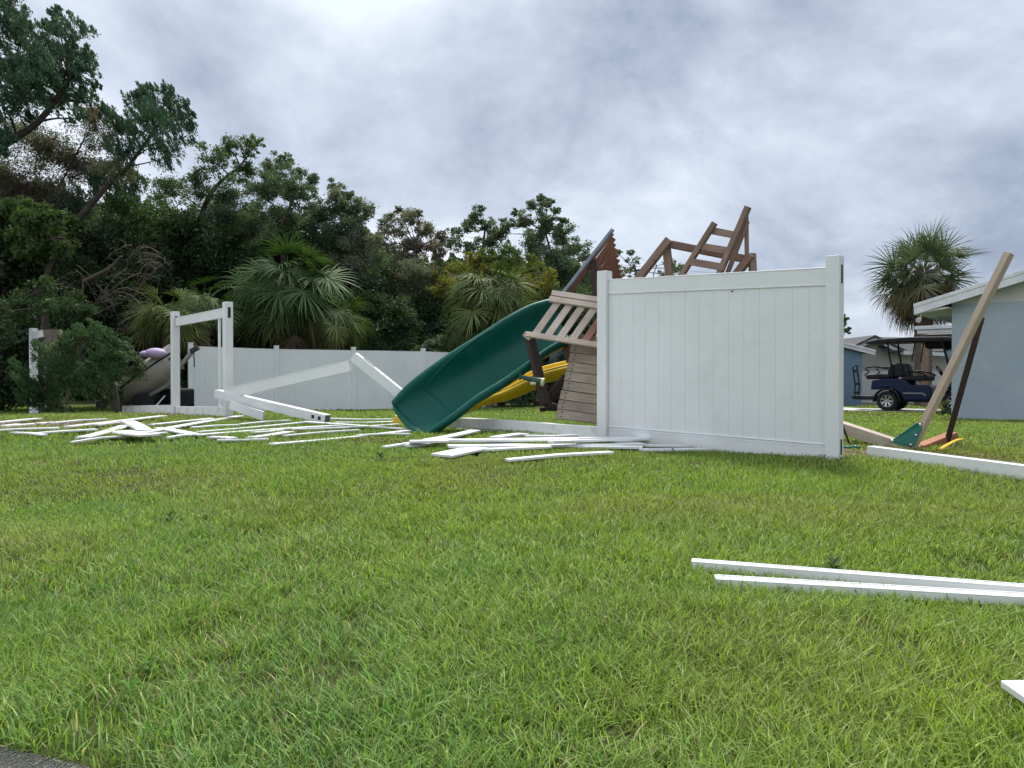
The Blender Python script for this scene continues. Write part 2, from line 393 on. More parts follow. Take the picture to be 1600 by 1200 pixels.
# --- main standing panel
FR = V(2.98, 7.10, 0); FL = V(1.06, 8.80, 0)
fd = (FR - FL); flen = fd.length; fd.normalize(); fn = V(fd.y, -fd.x, 0)   # normal
if fn.y > 0: fn = -fn
zR = P(1303, 400, 7.1).z; zL = P(945, 424, 8.8).z
bR = g(FR.x, FR.y) - .05; bL = g(FL.x, FL.y) - .05
fp = empty('vinyl_fence', V(FL.x, FL.y, bL), 'tall white vinyl fence panel still standing between two posts in front of the playset', 'fence')
for p, z0, z1 in ((FL, bL, zL), (FR, bR, zR)):
    m_ = MB(); m_.frame(V(p.x, p.y, (z0 + z1) / 2), V(0, 0, 1), fd, fn, z1 - z0, .127, .127)
    po = m_.build('post', M['vinyl'], fp, bevel=.006)
    if p is FR:
        for zz, hh in ((z1 - .17, .17), (g(p.x, p.y) + .12, .14)):
            s_ = MB(); s_.frame(V(p.x, p.y, zz) + fd * .0640, V(0, 0, 1), fn, fd, hh, .04, .004)
            o_ = s_.build('slot', M['dark'], fp); o_.parent = po; o_.location = (0, 0, 0)
def fl(t, z, off=0): q = FL.lerp(FR, t) + fn * off; return V(q.x, q.y, z)
tL, tR = .05 / flen + .012, 1 - .05 / flen - .012
def zat(t, top): return (zL + (zR - zL) * t - .075) if top else (bL + (bR - bL) * t)
zt = lambda t: P(945, 437, 8.8).z * (1 - t) + P(1300, 417, 7.1).z * t
zb = lambda t: P(945, 665, 8.8).z * (1 - t) + P(1300, 695, 7.1).z * t
e0, e1 = .065 / flen, 1 - .065 / flen
m_ = MB(); a, b = fl(e0, zt(e0) - .085), fl(e1, zt(e1) - .085); m_.beam(a, b, .045, .17); m_.beam(a + V(0, 0, .078), b + V(0, 0, .078), .054, .012); m_.beam(a - V(0, 0, .079), b - V(0, 0, .079), .054, .014)
m_.build('top_rail', M['vinyl'], fp, bevel=.004)
m_ = MB(); a, b = fl(e0, zb(e0) - .09), fl(e1, zb(e1) - .09); m_.beam(a - V(0, 0, .02), b - V(0, 0, .02), .045, .2); m_.beam(a + V(0, 0, .086), b + V(0, 0, .086), .056, .012); m_.beam(a + V(0, 0, .058), b + V(0, 0, .058), .05, .008)
m_.build('bottom_rail', M['vinyl'], fp, bevel=.004)
m_ = MB(); nb = 15
for i in range(nb):
    t0, t1 = e0 + (e1 - e0) * i / nb, e0 + (e1 - e0) * (i + 1) / nb; gp = .0003 / flen
    for (ta, tb, of) in ((t0 + gp, t1 - gp, .0),):
        q = [fl(ta, zb(ta) - .02, -.011 + of), fl(tb, zb(tb) - .02, -.011 + of), fl(tb, zt(tb) - .12, -.011 + of), fl(ta, zt(ta) - .12, -.011 + of)]
        m_.prism(q, fn * .024)
m_.build('panel_boards', M['vinyl'], fp, bevel=.0022)
m_ = MB(); m_.prism([fl(e0, zb(e0) - .02, -.013), fl(e1, zb(e1) - .02, -.013), fl(e1, zt(e1) - .13, -.013), fl(e0, zt(e0) - .13, -.013)], fn * .008)
m_.build('panel_backing', M['vinyl'], fp)
m_ = MB(); m_.tube([fl(.61, zt(.61) - .19, .012), fl(.61, zt(.61) - .19, .03)], .007, 6); m_.build('screw', M['dark'], fp)
# bowed bottom rail still joined to the left post
pts = []
for px, py, d in ((938, 676, 8.86), (880, 672, 9.25), (820, 667, 9.7), (760, 663, 10.15), (722, 661, 10.45), (703, 664, 10.5)):
    pts.append(P(px, py, d))
m_ = MB(); rows = []
for i, p in enumerate(pts):
    t = (pts[min(i + 1, 5)] - pts[max(i - 1, 0)]); t.z = 0; t.normalize(); nn = V(t.y, -t.x, 0)
    if nn.y > 0: nn = -nn
    hh = .14; z0 = p.z - .06; 
    tw = .10 * i / 5
    rows.append([p + nn * .022 + V(0, 0, -.07), p + nn * .026 + V(0, 0, .064), p + nn * .022 + V(0, 0, .07), p - nn * (.022 + tw) + V(0, 0, .07), p - nn * (.022 + tw) + V(0, 0, -.07)])
m_.grid(rows, smooth=False, closed=True); m_.add(rows[-1], [(0, 1, 2, 3, 4)]); m_.add(rows[0], [(0, 1, 2, 3, 4)])
tag(m_.build('bottom_rail', M['vinyl_dirty'], fp, bevel=.003), 'bowed loose bottom rail running left from the post')
m_ = MB(); m_.beam(P(935, 685, 8.85), P(715, 670, 10.3), .05, .012); m_.build('rail_lip', M['vinyl'], fp)

# --- left open frame (gate bay)
X1 = V(-6.18, 14.1, 0); X2 = V(-4.55, 12.3, 0)
of = empty('open_fence_frame', V(X2.x, X2.y, g(X2.x, X2.y)), 'white fence frame with two upright posts and top rail but its infill boards blown out', 'fence')
tops = {0: P(274, 487, 14.1).z, 1: P(357, 472, 12.3).z}
ud = (X2 - X1).normalized(); un = V(ud.y, -ud.x, 0); un = un if un.y < 0 else -un
for i, p in enumerate((X1, X2)):
    z0, z1 = g(p.x, p.y) - .05, tops[i]
    m_ = MB(); m_.frame(V(p.x, p.y, (z0 + z1) / 2), V(0, 0, 1), ud, un, z1 - z0, .127, .127)
    po = m_.build('post', M['vinyl'], of, bevel=.006)
    s_ = MB(); s_.frame(V(p.x, p.y, z1 - .17) + ud * .0645 , V(0, 0, 1), un, ud, .17, .045, .004)
    o_ = s_.build('slot', M['dark'], of); o_.parent = po; o_.location = (0, 0, 0)
def ol(t, z): q = X1.lerp(X2, t); return V(q.x, q.y, z)
za, zb_ = P(284, 503, 14.0).z, P(346, 489, 12.4).z
m_ = MB(); a, b = ol(.03, za), ol(.97, zb_); m_.beam(a, b, .045, .155); m_.beam(a + V(0, 0, .075), b + V(0, 0, .075), .055, .012); m_.build('top_rail', M['vinyl'], of, bevel=.004)
a, b = ol(.03, g(X1.x, X1.y) + .07), ol(.97, g(X2.x, X2.y) + .09)
m_ = MB(); m_.beam(a, b, .045, .15); m_.beam(a + V(0, 0, .072), b + V(0, 0, .072), .056, .01); m_.build('bottom_rail', M['vinyl_dirty'], of, bevel=.004)
m_ = MB(); q = ol(.86, 0); zz0, zz1 = g(q.x, q.y) + .14, zb_ - .08
m_.frame(V(q.x, q.y, (zz0 + zz1) / 2), V(0, 0, 1), ud, un, zz1 - zz0, .05, .03); m_.build('side_channel', M['vinyl'], of, bevel=.003)
X0 = V(-7.95, 15.7, 0)
m_ = MB(); a, b = V(*(X1 - ud * .07).xy, g(X1.x, X1.y) + .09), V(X0.x, X0.y, g(X0.x, X0.y) + .12); m_.beam(a, b, .045, .15); m_.beam(a + V(0, 0, .072), b + V(0, 0, .072), .056, .01)
tag(m_.build('bottom_rail', M['vinyl_dirty'], of, bevel=.004), 'bottom rail running left under the fallen cedar')

# --- far left post with stub of rail
XF = V(-10.9, 17.5, 0); ff = empty('fence_post', V(XF.x, XF.y, g(XF.x, XF.y)), 'lone white fence post with a rail stub at the far left', 'fence post')
zt_ = P(50, 513, 17.5).z
m_ = MB(); fence_post(m_, XF, g(XF.x, XF.y) - .05, zt_, .14); po = m_.build('post', M['vinyl'], ff, bevel=.006)
s_ = MB(); s_.frame(V(XF.x, XF.y, zt_ - .17) + U * .0715, V(0, 0, 1), Vv, U, .18, .045, .004); o_ = s_.build('slot', M['dark'], ff); o_.parent = po; o_.location = (0, 0, 0)
m_ = MB(); a = V(XF.x, XF.y, zt_ - .16) + U * .07; m_.beam(a, a + U * .62 + V(0, 0, .02), .045, .16); m_.build('top_rail', M['vinyl'], ff, bevel=.004)
# rail farther off
m_ = MB(); m_.beam(P(-30, 549, 21), P(70, 550, 21), .05, .05); m_.beam(P(-30, 549, 21) , P(-30, 640, 21), .05, .05); m_.beam(P(70, 550, 21), P(70, 632, 21), .05, .05)
tag(m_.build('fence_rail', M['grey_metal'], bevel=.004), 'thin grey metal rail crossing behind the far left post', 'railing')

# --- back fence
bf = empty('back_fence', V(-5, 23.5, g(-5, 23.5)), 'long white vinyl privacy fence along the back of the lawn', 'fence')
B0 = V(*P(298, 600, 20.9).xy, 0); B1 = V(*P(760, 600, 25.6).xy, 0)
bdist = (B1 - B0).length; bd = (B1 - B0).normalized(); bn = V(bd.y, -bd.x, 0); bn = bn if bn.y < 0 else -bn
npan = int(round(bdist / 2.44)); step = bdist / npan
def bz(s):    # top height follows the photo
    t = s / bdist; return P(298 + 462 * t, 0, 1) and (g(*(B0 + bd * s).xy) + 1.80 - .04 * t)
mb_ = MB()
for i in range(npan + 1):
    p = B0 + bd * (i * step); gz_ = g(p.x, p.y); m_ = MB()
    m_.frame(V(p.x, p.y, gz_ + .90), V(0, 0, 1), bd, bn, 1.96, .127, .127)
    m_.prism([V(p.x, p.y, gz_ + 1.882) + bd * a_ + bn * b_ for a_, b_ in ((-.07, -.07), (.07, -.07), (.07, .07), (-.07, .07))], (0, 0, .025))
    m_.build('post', M['vinyl_back'], bf, bevel=.005)
    if i < npan:
        q = B0 + bd * ((i + 1) * step); za = gz_ ; zb2 = g(q.x, q.y)
        a0, b0 = p + bd * .065, q - bd * .065
        m_ = MB(); m_.beam(V(a0.x, a0.y, za + 1.72), V(b0.x, b0.y, zb2 + 1.72), .045, .15); m_.beam(V(a0.x, a0.y, za + 1.80), V(b0.x, b0.y, zb2 + 1.80), .055, .014)
        m_.build('top_rail', M['vinyl_back'], bf, bevel=.004)
        m_ = MB(); m_.beam(V(a0.x, a0.y, za + .10), V(b0.x, b0.y, zb2 + .10), .045, .17); m_.build('bottom_rail', M['vinyl_back'], bf, bevel=.004)
        m_ = MB(); k = 14
        for j in range(k):
            c0, c1 = a0.lerp(b0, j / k + .0002), a0.lerp(b0, (j + 1) / k - .0002); z0, z1 = za * (1 - j / k) + zb2 * j / k, 0
            m_.prism([V(c0.x, c0.y, z0 + .17) + bn * .006, V(c1.x, c1.y, z0 + .17) + bn * .006, V(c1.x, c1.y, z0 + 1.66) + bn * .006, V(c0.x, c0.y, z0 + 1.66) + bn * .006], bn * .016)
        m_.prism([V(a0.x, a0.y, za + .17) - bn * .002, V(b0.x, b0.y, zb2 + .17) - bn * .002, V(b0.x, b0.y, zb2 + 1.66) - bn * .002, V(a0.x, a0.y, za + 1.66) - bn * .002], bn * .006)
        m_.build('panel_boards', M['vinyl_back'], bf, bevel=.002)

# --- fallen two-post frame leaning in a zigzag
ft = empty('fallen_fence_frame', P(510, 662, 11), 'toppled pair of white fence posts joined by a rail, left of the green slide', 'fence')
def hollow_post(mb, a, b, w=.127, up=(0, 0, 1), roll=0): mb.beam(a, b, w, w, up, roll)
pa0, pa1 = P(340, 615, 11.9), P(512, 655, 10.9)
pb0, pb1 = P(553, 557, 10.35), P(640, 627, 10.25)
def hpost(a, b, roll, slots, nm='post'):
    m_ = MB(); a, b = Vector(a), Vector(b); ax = (b - a).normalized(); up = V(0, 0, 1); ay = up.cross(ax).normalized(); az = ax.cross(ay)
    q = Matrix.Rotation(roll, 3, ax); ay = q @ ay; az = q @ az
    w = .0635; t = .008; L_ = (b - a).length
    for s1, A_, B_ in ((1, ay, az), (-1, ay, az), (1, az, ay), (-1, az, ay)):     # four walls of the hollow post
        m_.frame((a + b) / 2 + A_ * (s1 * (w - t / 2)), ax, B_, A_, L_, 2 * w if A_ is ay else 2 * (w - t), t)
    o = m_.build(nm, M['vinyl'], ft, bevel=.003)
    for c_ in (a + ax * .06, b - ax * .02):
        s_ = MB(); s_.frame(c_, ax, ay, az, .02, 2 * w - 2.4 * t, 2 * w - 2.4 * t); x_ = s_.build('end_insert', M['steel_insert'], ft); x_.parent = o; x_.location = (0, 0, 0)
    for (dst, face, ln, wd) in slots:
        f = {'y': ay, '-y': -ay, 'z': az, '-z': -az}[face]; s_ = MB(); s_.frame(a + ax * dst + f * (w + .001), ax, f.cross(ax), f, ln, wd, .004)
        x_ = s_.build('slot', M['dark'], ft); x_.parent = o; x_.location = (0, 0, 0)
    return o
hpost(pb0, pb1, .0, [(.22, 'z', .2, .045)])
hpost(pa0, pa1, .0, [((pa1 - pa0).length - .1, '-y', .05, .05), ((pa1 - pa0).length - .22, '-y', .05, .05), ((pa1 - pa0).length - .1, 'y', .05, .05), ((pa1 - pa0).length - .22, 'y', .05, .05)])
m_ = MB(); r0, r1 = P(352, 616, 11.8), P(548, 572, 10.45); m_.beam(r0, r1, .05, .15); m_.beam(r0 + V(0, 0, .073), r1 + V(0, 0, .073), .062, .012); m_.build('top_rail', M['vinyl'], ft, bevel=.004)

# ================================================================ LOOSE BOARDS
def board(a, b, w, h, label, name='fence_board', m='vinyl', group='white vinyl boards scattered on the grass', roll=0, hollow=False):
    a, b = Vector(a), Vector(b)
    ax = (b - a).normalized(); L_ = (b - a).length
    m_ = MB()
    if hollow:
        m_.beam(a, b, w, h, roll=roll)
        s_ = None
    else:
        seg = max(2, int(L_ / .4)); sag = random.uniform(-.012, .012)
        side = V(-ax.y, ax.x, 0).normalized(); up = ax.cross(side) * -1 if ax.cross(side).z < 0 else ax.cross(side)
        q = Matrix.Rotation(roll, 3, ax); side = q @ side; up = q @ up
        rows = []
        for i in range(seg + 1):
            t = i / seg; c = a.lerp(b, t) + up * (sag * math.sin(math.pi * t))
            rows.append([c + side * w / 2 - up * h / 2, c + side * w / 2 + up * h / 2, c + side * w * .06 + up * h / 2, c + side * w * .05 + up * (h / 2 - .004), c + side * w * .04 + up * h / 2, c - side * w / 2 + up * h / 2, c - side * w / 2 - up * h / 2])
        m_.grid(rows, smooth=False, closed=True); n = 7
        m_.add(rows[0], [tuple(range(n))]); m_.add(rows[-1], [tuple(range(n))])
    o = m_.build(name, M[m], None, bevel=.003)
    return tag(o, label, 'board', group)
def gb(x1, y1, x2, y2, w, label, h=.018, lift=.04, lift2=None, **k):
    a = G(x1, y1, lift); b = G(x2, y2, lift if lift2 is None else lift2)
    return board(a, b, w, h, label, **k)
BD = [
 (-20, 662, 60, 654, .12, 'white board at the far left edge, nearest the foot of the fallen cedar'),
 (8, 666, 80, 660, .12, 'short white board, second from the cedar in the far left row'),
 (-30, 674, 92, 669, .12, 'white board at the left edge lying on bare brown dirt'),
 (82, 661, 166, 655, .10, 'white board along the front edge of the fallen cedar'),
 (105, 667, 255, 650, .13, 'long white board reaching from below the cedar to the left upright post'),
 (57, 677, 150, 671, .11, 'white board lying alone on the brown dirt patch'),
 (128, 684, 196, 665, .14, 'white board angled steeply toward the grass at the edge of the dirt'),
 (225, 676, 375, 650, .13, 'long white board crossing from the beige plate to the foot of the open frame'),
 (250, 669, 303, 679, .14, 'short white board tilted across the pile left of the zigzag frame'),
 (112, 691, 200, 681, .06, 'thin white strip nearest the camera at the left dirt patch'),
 (307, 680, 532, 665, .12, 'very long white board under the zigzag frame ending left of the slide'),
 (310, 675, 475, 660, .08, 'narrow white strip just behind the longest board'),
 (392, 684, 452, 675, .13, 'short white board offcut in front of the longest board'),
 (330, 683, 366, 685, .12, 'small white board fragment on grass below the zigzag frame'),
 (425, 694, 637, 673, .11, 'isolated white board lying nearest the camera, left of the green slide tip'),
 (475, 659, 632, 670, .12, 'white board running from fallen post foot to the slide lip'),
 (515, 654, 613, 655, .10, 'farthest white strip behind the fallen post foot'),
 (525, 660, 613, 659, .12, 'white strip between the farthest strip and the slide lip board'),
 (455, 650, 505, 655, .08, 'short white strip behind the lower end of the fallen post'),
 (445, 681, 560, 672, .06, 'thin white strip between the longest and the isolated board'),
 (352, 628, 418, 652, .14, 'white board propped in the shade under the zigzag frame'),
 (395, 676, 440, 672, .09, 'small white scrap against the longest board'),
 (-25, 668, 30, 663, .1, 'white board end entering from the left edge between two longer boards'),
 (20, 676, 70, 680, .08, 'thin white sliver half buried in the brown dirt'),
 (150, 664, 205, 656, .09, 'white board just right of the cedar trunk foot'),
 (160, 684, 260, 676, .1, 'white board running right from under the beige plate'),
 (235, 664, 330, 654, .1, 'white board in front of the left upright post foot'),
 (262, 684, 306, 679, .09, 'short white strip touching the left end of the longest board'),
 (300, 668, 372, 664, .1, 'white board lying below the right upright post of the frame'),
 (375, 663, 452, 657, .08, 'white strip in the shade of the fallen post'),
 (530, 668, 622, 663, .1, 'white board just left of the yellow slide tip'),
 (455, 671, 545, 668, .07, 'narrow white strip in front of the fallen post foot'),
 (340, 688, 420, 686, .05, 'thin white splinter lying forward of the board offcuts'),
 (560, 680, 640, 678, .07, 'narrow white strip reaching under the green slide tip'),
]
for q in BD:
    if 'propped' in q[5]:
        board(P(360, 632, 11.6), P(412, 650, 11.2), .03, .13, q[5]); continue
    gb(*q)
gb(200, 659, 226, 673, .16, 'wide white plate standing out of the pile left of the beige plate', h=.03, lift=.05, name='vinyl_plate')
gb(190, 674, 236, 680, .22, 'beige grey square plate lying in the pile of white boards', h=.02, lift=.08, m='vinyl_dirty', name='vinyl_plate')
# heap in front of the panel
BD2 = [
 (668, 688, 742, 673, .15, .06, .06, 'white board rising toward the slide tip behind the central heap'),
 (633, 694, 702, 686, .15, .05, .08, 'white board at the left end of the central heap beside dead leaves'),
 (636, 697, 668, 694, .12, .04, .04, 'small white board tip at the far left of the central heap'),
 (640, 690, 900, 686, .16, .09, .10, 'long white board on top of the central heap, pointing at the slide'),
 (700, 688, 1052, 684, .14, .10, .10, 'longest top board of the central heap reaching up against the fence panel'),
 (700, 697, 1005, 694, .17, .07, .08, 'thick white board along the front edge of the central heap'),
 (760, 692, 1004, 699, .15, .05, .06, 'white board at the bottom of the central heap ending by the low strip'),
 (1003, 703, 1106, 702, .12, .04, .04, 'low white strip at the right end of the central heap below the panel'),
 (900, 694, 1075, 697, .10, .06, .06, 'thin white board behind the low strip at the panel foot'),
 (690, 712, 748, 700, .28, .04, .05, 'wide white board end sticking out of the heap toward the camera'),
 (792, 719, 955, 707, .11, .04, .04, 'lone white board on the grass in front of the central heap'),
 (600, 699, 645, 693, .08, .03, .04, 'thin white strip under the dead leaves left of the central heap'),
 (735, 704, 860, 698, .12, .04, .05, 'white board in front of the heap between its left end and the lone board'),
 (860, 690, 1010, 686, .12, .10, .12, 'white board wedged between top and front boards of the heap'),
 (772, 684, 818, 678, .15, .06, .06, 'white board stub between the bowed rail and the central heap'),
 (820, 681, 900, 680, .12, .06, .06, 'white board lying along the foot of the bowed rail'),
]
for (x1, y1, x2, y2, w, l1, l2, lb) in BD2: gb(x1, y1, x2, y2, w, lb, lift=l1 * .85, lift2=l2 * .85, h=.022, group='white vinyl boards heaped before the panel')
# foreground rails
def rail(a, b, w, h, label, roll=0):
    a, b = Vector(a), Vector(b); r_ = empty('fence_rail', a, label, 'fence rail', 'white rails lying in the grass')
    m_ = MB(); ax = (b - a).normalized(); ay = V(0, 0, 1).cross(ax).normalized(); az = ax.cross(ay); q = Matrix.Rotation(roll, 3, ax); ay = q @ ay; az = q @ az; t = .006
    for s1 in (1, -1):
        m_.frame((a + b) / 2 + az * (s1 * (h / 2 - t / 2)), ax, ay, az, (b - a).length, w, t)
        m_.frame((a + b) / 2 + ay * (s1 * (w / 2 - t / 2)), ax, ay, az, (b - a).length, t, h - 2 * t)
        m_.frame((a + b) / 2 + az * (s1 * (h / 2 + .002)) + ay * (w * .3), ax, ay, az, (b - a).length - .004, .008, .004)
    o = m_.build('rail_body', M['vinyl'], r_, bevel=.002)
    for c_ in (a + ax * .05, b - ax * .05): s_ = MB(); s_.frame(c_, ax, ay, az, .01, w - 2.2 * t, h - 2.2 * t); s_.build('hollow_end', M['steel_insert'], r_)
a = G(1080, 882, .04); b = G(1640, 926, .05); b = a + (b - a).normalized() * 2.4; rail(a, b, .05, .042, 'rear one of two white rails lying in the grass at right, with a hollow end')
a = G(1117, 908, .035); b = G(1620, 938, .035); b = a + (b - a).normalized() * 2.4; rail(a, b, .07, .038, 'front one of two white rails lying in the grass at right, blades poking up')
a = G(1360, 706, .06); b = G(1600, 738, .08); b = a + (b - a).normalized() * 2.9; rail(a, b, .09, .11, 'heavy white rail lying in dirt beside the green bracket at right')
p0, p1, p2 = G(1563, 1074, .06), G(1608, 1106, .06), G(1660, 1072, .06)
m_ = MB(); m_.prism([p0, p1, p1 + (p2 - p0), p2], (0, 0, .02)); tag(m_.build('vinyl_plate', M['vinyl'], bevel=.003), 'corner of a white plate in the grass at the bottom right', 'board')

# ================================================================ PLAYSET
pl = empty('playset', V(1.0, 9.9, g(1.0, 9.9)), 'toppled wooden playset with green and yellow slides behind the white panel', 'playset')
def catmull(pts, n):
    out = []; m = len(pts)
    for i in range(m - 1):
        p0, p1, p2, p3 = pts[max(i - 1, 0)], pts[i], pts[i + 1], pts[min(i + 2, m - 1)]
        for k in range(n):
            t = k / n
            out.append(.5 * ((2 * p1) + (p2 - p0) * t + (2 * p0 - 5 * p1 + 4 * p2 - p3) * t * t + (-p0 + 3 * p1 - 3 * p2 + p3) * t ** 3))
    out.append(pts[-1]); return out
SR = {}
def slide(far, near, depth, lipw, name, m, n=6, mirror=1):
    fa, ne = catmull(far, n), catmull(near, n); dp = catmull([V(d, 0, 0) for d in depth], n); rows = []
    for i, (a, b) in enumerate(zip(fa, ne)):
        t = (fa[min(i + 1, len(fa) - 1)] + ne[min(i + 1, len(ne) - 1)] - fa[max(i - 1, 0)] - ne[max(i - 1, 0)]).normalized()
        w = (b - a); wn = w.normalized(); nn = t.cross(wn).normalized()
        if nn.y < 0: nn = -nn           # away from the camera = downwards of the trough
        D = dp[i].x; Wd = w.length; r = []
        prof = [(-.03, .07), (-.035, .015), (-.02, -.012), (.02, -.022), (.055, -.012), (.08, .05), (.11, D * .5), (.17, D * .8), (.28, D * .97), (.5, D * 1.03), (.7, D), (.84, D * .82), (.90, D * .5), (.93, .05), (.95, -.012), (.985, -.022), (1.02, -.012), (1.035, .015), (1.03, .07)]
        for u, dd in prof: r.append(a + w * u + nn * dd)
        rows.append(r)
    SR[name] = rows; mb = MB(); mb.grid(rows, True); return mb.build(name, m, pl, solid=.008, sub=1)
far = [P(613, 629, 10.1), P(640, 600, 10.15), P(690, 562, 10.3), P(740, 530, 10.45), P(790, 498, 10.6), P(830, 477, 10.75), P(866, 467, 10.85)]
near = [P(664, 681, 9.6), P(706, 652, 9.62), P(748, 620, 9.75), P(792, 593, 9.9), P(830, 566, 10.0), P(862, 543, 10.15), P(905, 522, 10.25)]
sl = slide(far, near, [.12, .26, .36, .40, .40, .38, .34], 0, 'green_slide', M['slide_green'])
# rolled lip at the exit
m_ = MB(); lip = catmull([P(612, 628, 10.1), P(617, 645, 10.02), P(632, 665, 9.9), P(650, 679, 9.75), P(665, 683, 9.62)], 5)
inner = catmull([P(613, 629, 10.12), P(628, 640, 10.14), P(648, 655, 10.05), P(660, 668, 9.9), P(664, 681, 9.66)], 5)
m_.grid([[a, a.lerp(b, .35) + V(0, -.03, .012), a.lerp(b, .7) + V(0, -.02, .004), b + V(0, .03, 0)] for a, b in zip(lip, inner)], True); m_.build('slide_lip', M['slide_green'], pl, solid=.014, sub=1)
# moulded ridge where the run-out starts
rg = catmull([P(655, 617, 10.16), P(649, 630, 10.2), P(652, 645, 10.18), P(662, 654, 10.1), P(680, 652, 10.0), P(700, 648, 9.86)], 4)
rg = []
for uu_, ii in ((14, 16), (12, 12), (10, 8.5), (8, 8), (6, 8.5), (5, 12), (4, 17), (4, 22)):
    rw = SR['green_slide'][int(ii)]; rg.append(rw[uu_] + V(-.0, -.012, .008))
rg = catmull(rg, 4)
m_ = MB(); m_.tube(rg, [.004] + [.012] * (len(rg) - 2) + [.004], 6); m_.build('slide_ridge', M['slide_green'], pl)
# yellow slide
far = [P(606, 662, 11.3), P(680, 634, 11.3), P(750, 616, 11.3), P(788, 603, 11.3), P(815, 589, 11.35), P(850, 574, 11.4), P(905, 561, 11.4)]
near = [P(622, 668, 10.9), P(690, 650, 10.85), P(755, 622, 10.85), P(790, 609, 10.85), P(818, 595, 10.85), P(852, 580, 10.85), P(905, 567, 10.85)]
ys_ = slide(far, near, [.1, .12, .13, .13, .13, .13, .13], 0, 'yellow_slide', M['slide_yellow'])
m_ = MB(); rows = []
for i, (b, q) in enumerate(zip(catmull(near, 4), catmull([P(622, 676, 10.9), P(690, 661, 10.85), P(755, 633, 10.85), P(790, 625, 10.85), P(825, 612, 10.85), P(855, 596, 10.85), P(905, 586, 10.85)], 4))):
    rows.append([b + V(0, -.01, 0), b.lerp(q, .45) + V(0, -.035, 0), b.lerp(q, .55) + V(0, -.015, 0), q + V(0, 0, 0), q + V(0, .25, -.02)])
m_.grid(rows, True); m_.build('slide_skirt', M['slide_yellow'], pl, solid=.01)
# yellow tip beyond the green slide's lip
m_ = MB(); m_.prism([P(611, 663, 10.9), P(617, 648, 10.9), P(626, 652, 10.9), P(640, 668, 10.85), P(622, 670, 10.85)], (0.02, .35, 0)); m_.build('yellow_slide_end', M['slide_yellow'], pl, bevel=.02)
# slatted side wall
d0 = 9.7
def board_px(mb, p, q, w, th, nrm):     # board with centre line p-q, width w in the wall's plane
    mb.beam(p, q, th, w, up=(q - p).normalized().cross(nrm))
wa, wb, wc = P(865, 455, d0 + .25), P(950, 470, d0 + .1), P(822, 520, d0 - .1)
wn = (wb - wa).cross(wc - wa).normalized(); wn = wn if wn.y < 0 else -wn
def wp(px, py):     # point of the wall's plane seen at a pixel
    r = ray(px, py); o = V(0, 0, CAMZ); return o + r * ((wa - o).dot(wn) / r.dot(wn))
for (x1, y1, x2, y2, w) in ((862, 458, 958, 472, .085), (858, 467, 958, 482, .085), (822, 522, 958, 543, .075)):
    m_ = MB(); board_px(m_, wp(x1, y1), wp(x2, y2), w, .03, wn); m_.build('rail_board', M['wood_grey'], pl, bevel=.004)
for i in range(7):
    t = i * 19.2; m_ = MB(); board_px(m_, wp(873 + t, 468 + t * .15) + wn * -.032, wp(834 + t, 523 + t * .16) - wn * .032, .09, .025, wn)
    m_.build('slat', M['wood_grey'] if i < 4 else M['wood_orange'] if i == 5 else M['wood_red'], pl, bevel=.004)
# plank wall leaning
qa, qb, qc = P(898, 521, 9.75), P(962, 530, 9.55), P(868, 654, 9.45)
qn = (qb - qa).cross(qc - qa).normalized(); qn = qn if qn.y < 0 else -qn
def qp(px, py):
    r = ray(px, py); o = V(0, 0, CAMZ); return o + r * ((qa - o).dot(qn) / r.dot(qn))
np_ = 9
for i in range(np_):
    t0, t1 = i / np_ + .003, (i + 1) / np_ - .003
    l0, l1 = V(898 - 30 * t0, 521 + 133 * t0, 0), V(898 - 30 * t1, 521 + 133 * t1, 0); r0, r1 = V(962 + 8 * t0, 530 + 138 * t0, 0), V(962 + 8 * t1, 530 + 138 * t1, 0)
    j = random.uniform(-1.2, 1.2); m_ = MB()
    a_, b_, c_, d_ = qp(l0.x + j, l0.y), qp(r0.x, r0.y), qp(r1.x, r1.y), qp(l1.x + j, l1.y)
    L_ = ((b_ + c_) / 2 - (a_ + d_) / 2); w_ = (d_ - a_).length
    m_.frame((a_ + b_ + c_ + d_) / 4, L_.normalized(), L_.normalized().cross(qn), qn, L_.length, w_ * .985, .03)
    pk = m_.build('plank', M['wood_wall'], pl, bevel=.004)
    for k in (.25, .75):
        s_ = MB(); c = a_.lerp(d_, k) + L_.normalized() * .07 + qn * .016; s_.tube([c, c + qn * .004], .009, 8)
        o_ = s_.build('bolt_hole', M['dark'], pl); o_.parent = pk; o_.location = (0, 0, 0)
# dark posts and beams below
def pbeam(name, p, q, w, h, m, lab=None, roll=0, up=(0, 0, 1)):
    b_ = MB(); b_.beam(p, q, w, h, up=up, roll=roll); o = b_.build(name, M[m], pl, bevel=.006)
    if lab: o['label'] = lab
    return o
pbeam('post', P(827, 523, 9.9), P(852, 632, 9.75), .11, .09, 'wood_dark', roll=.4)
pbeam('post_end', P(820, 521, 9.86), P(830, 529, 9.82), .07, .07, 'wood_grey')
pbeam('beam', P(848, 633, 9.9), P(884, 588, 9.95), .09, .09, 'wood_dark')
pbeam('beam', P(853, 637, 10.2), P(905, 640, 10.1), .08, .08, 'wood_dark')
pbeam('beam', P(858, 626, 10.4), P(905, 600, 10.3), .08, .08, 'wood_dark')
pbeam('post', P(883, 528, 10.4), P(892, 566, 10.35), .09, .09, 'wood_orange')
pbeam('post', P(972, 440, 10.4), P(960, 655, 10.2), .09, .09, 'wood_frame')
pbeam('post', P(1050, 440, 10.0), P(1075, 680, 9.2), .09, .09, 'wood_frame')
pbeam('post', P(1120, 450, 10.4), P(1150, 675, 9.3), .09, .09, 'wood_frame')
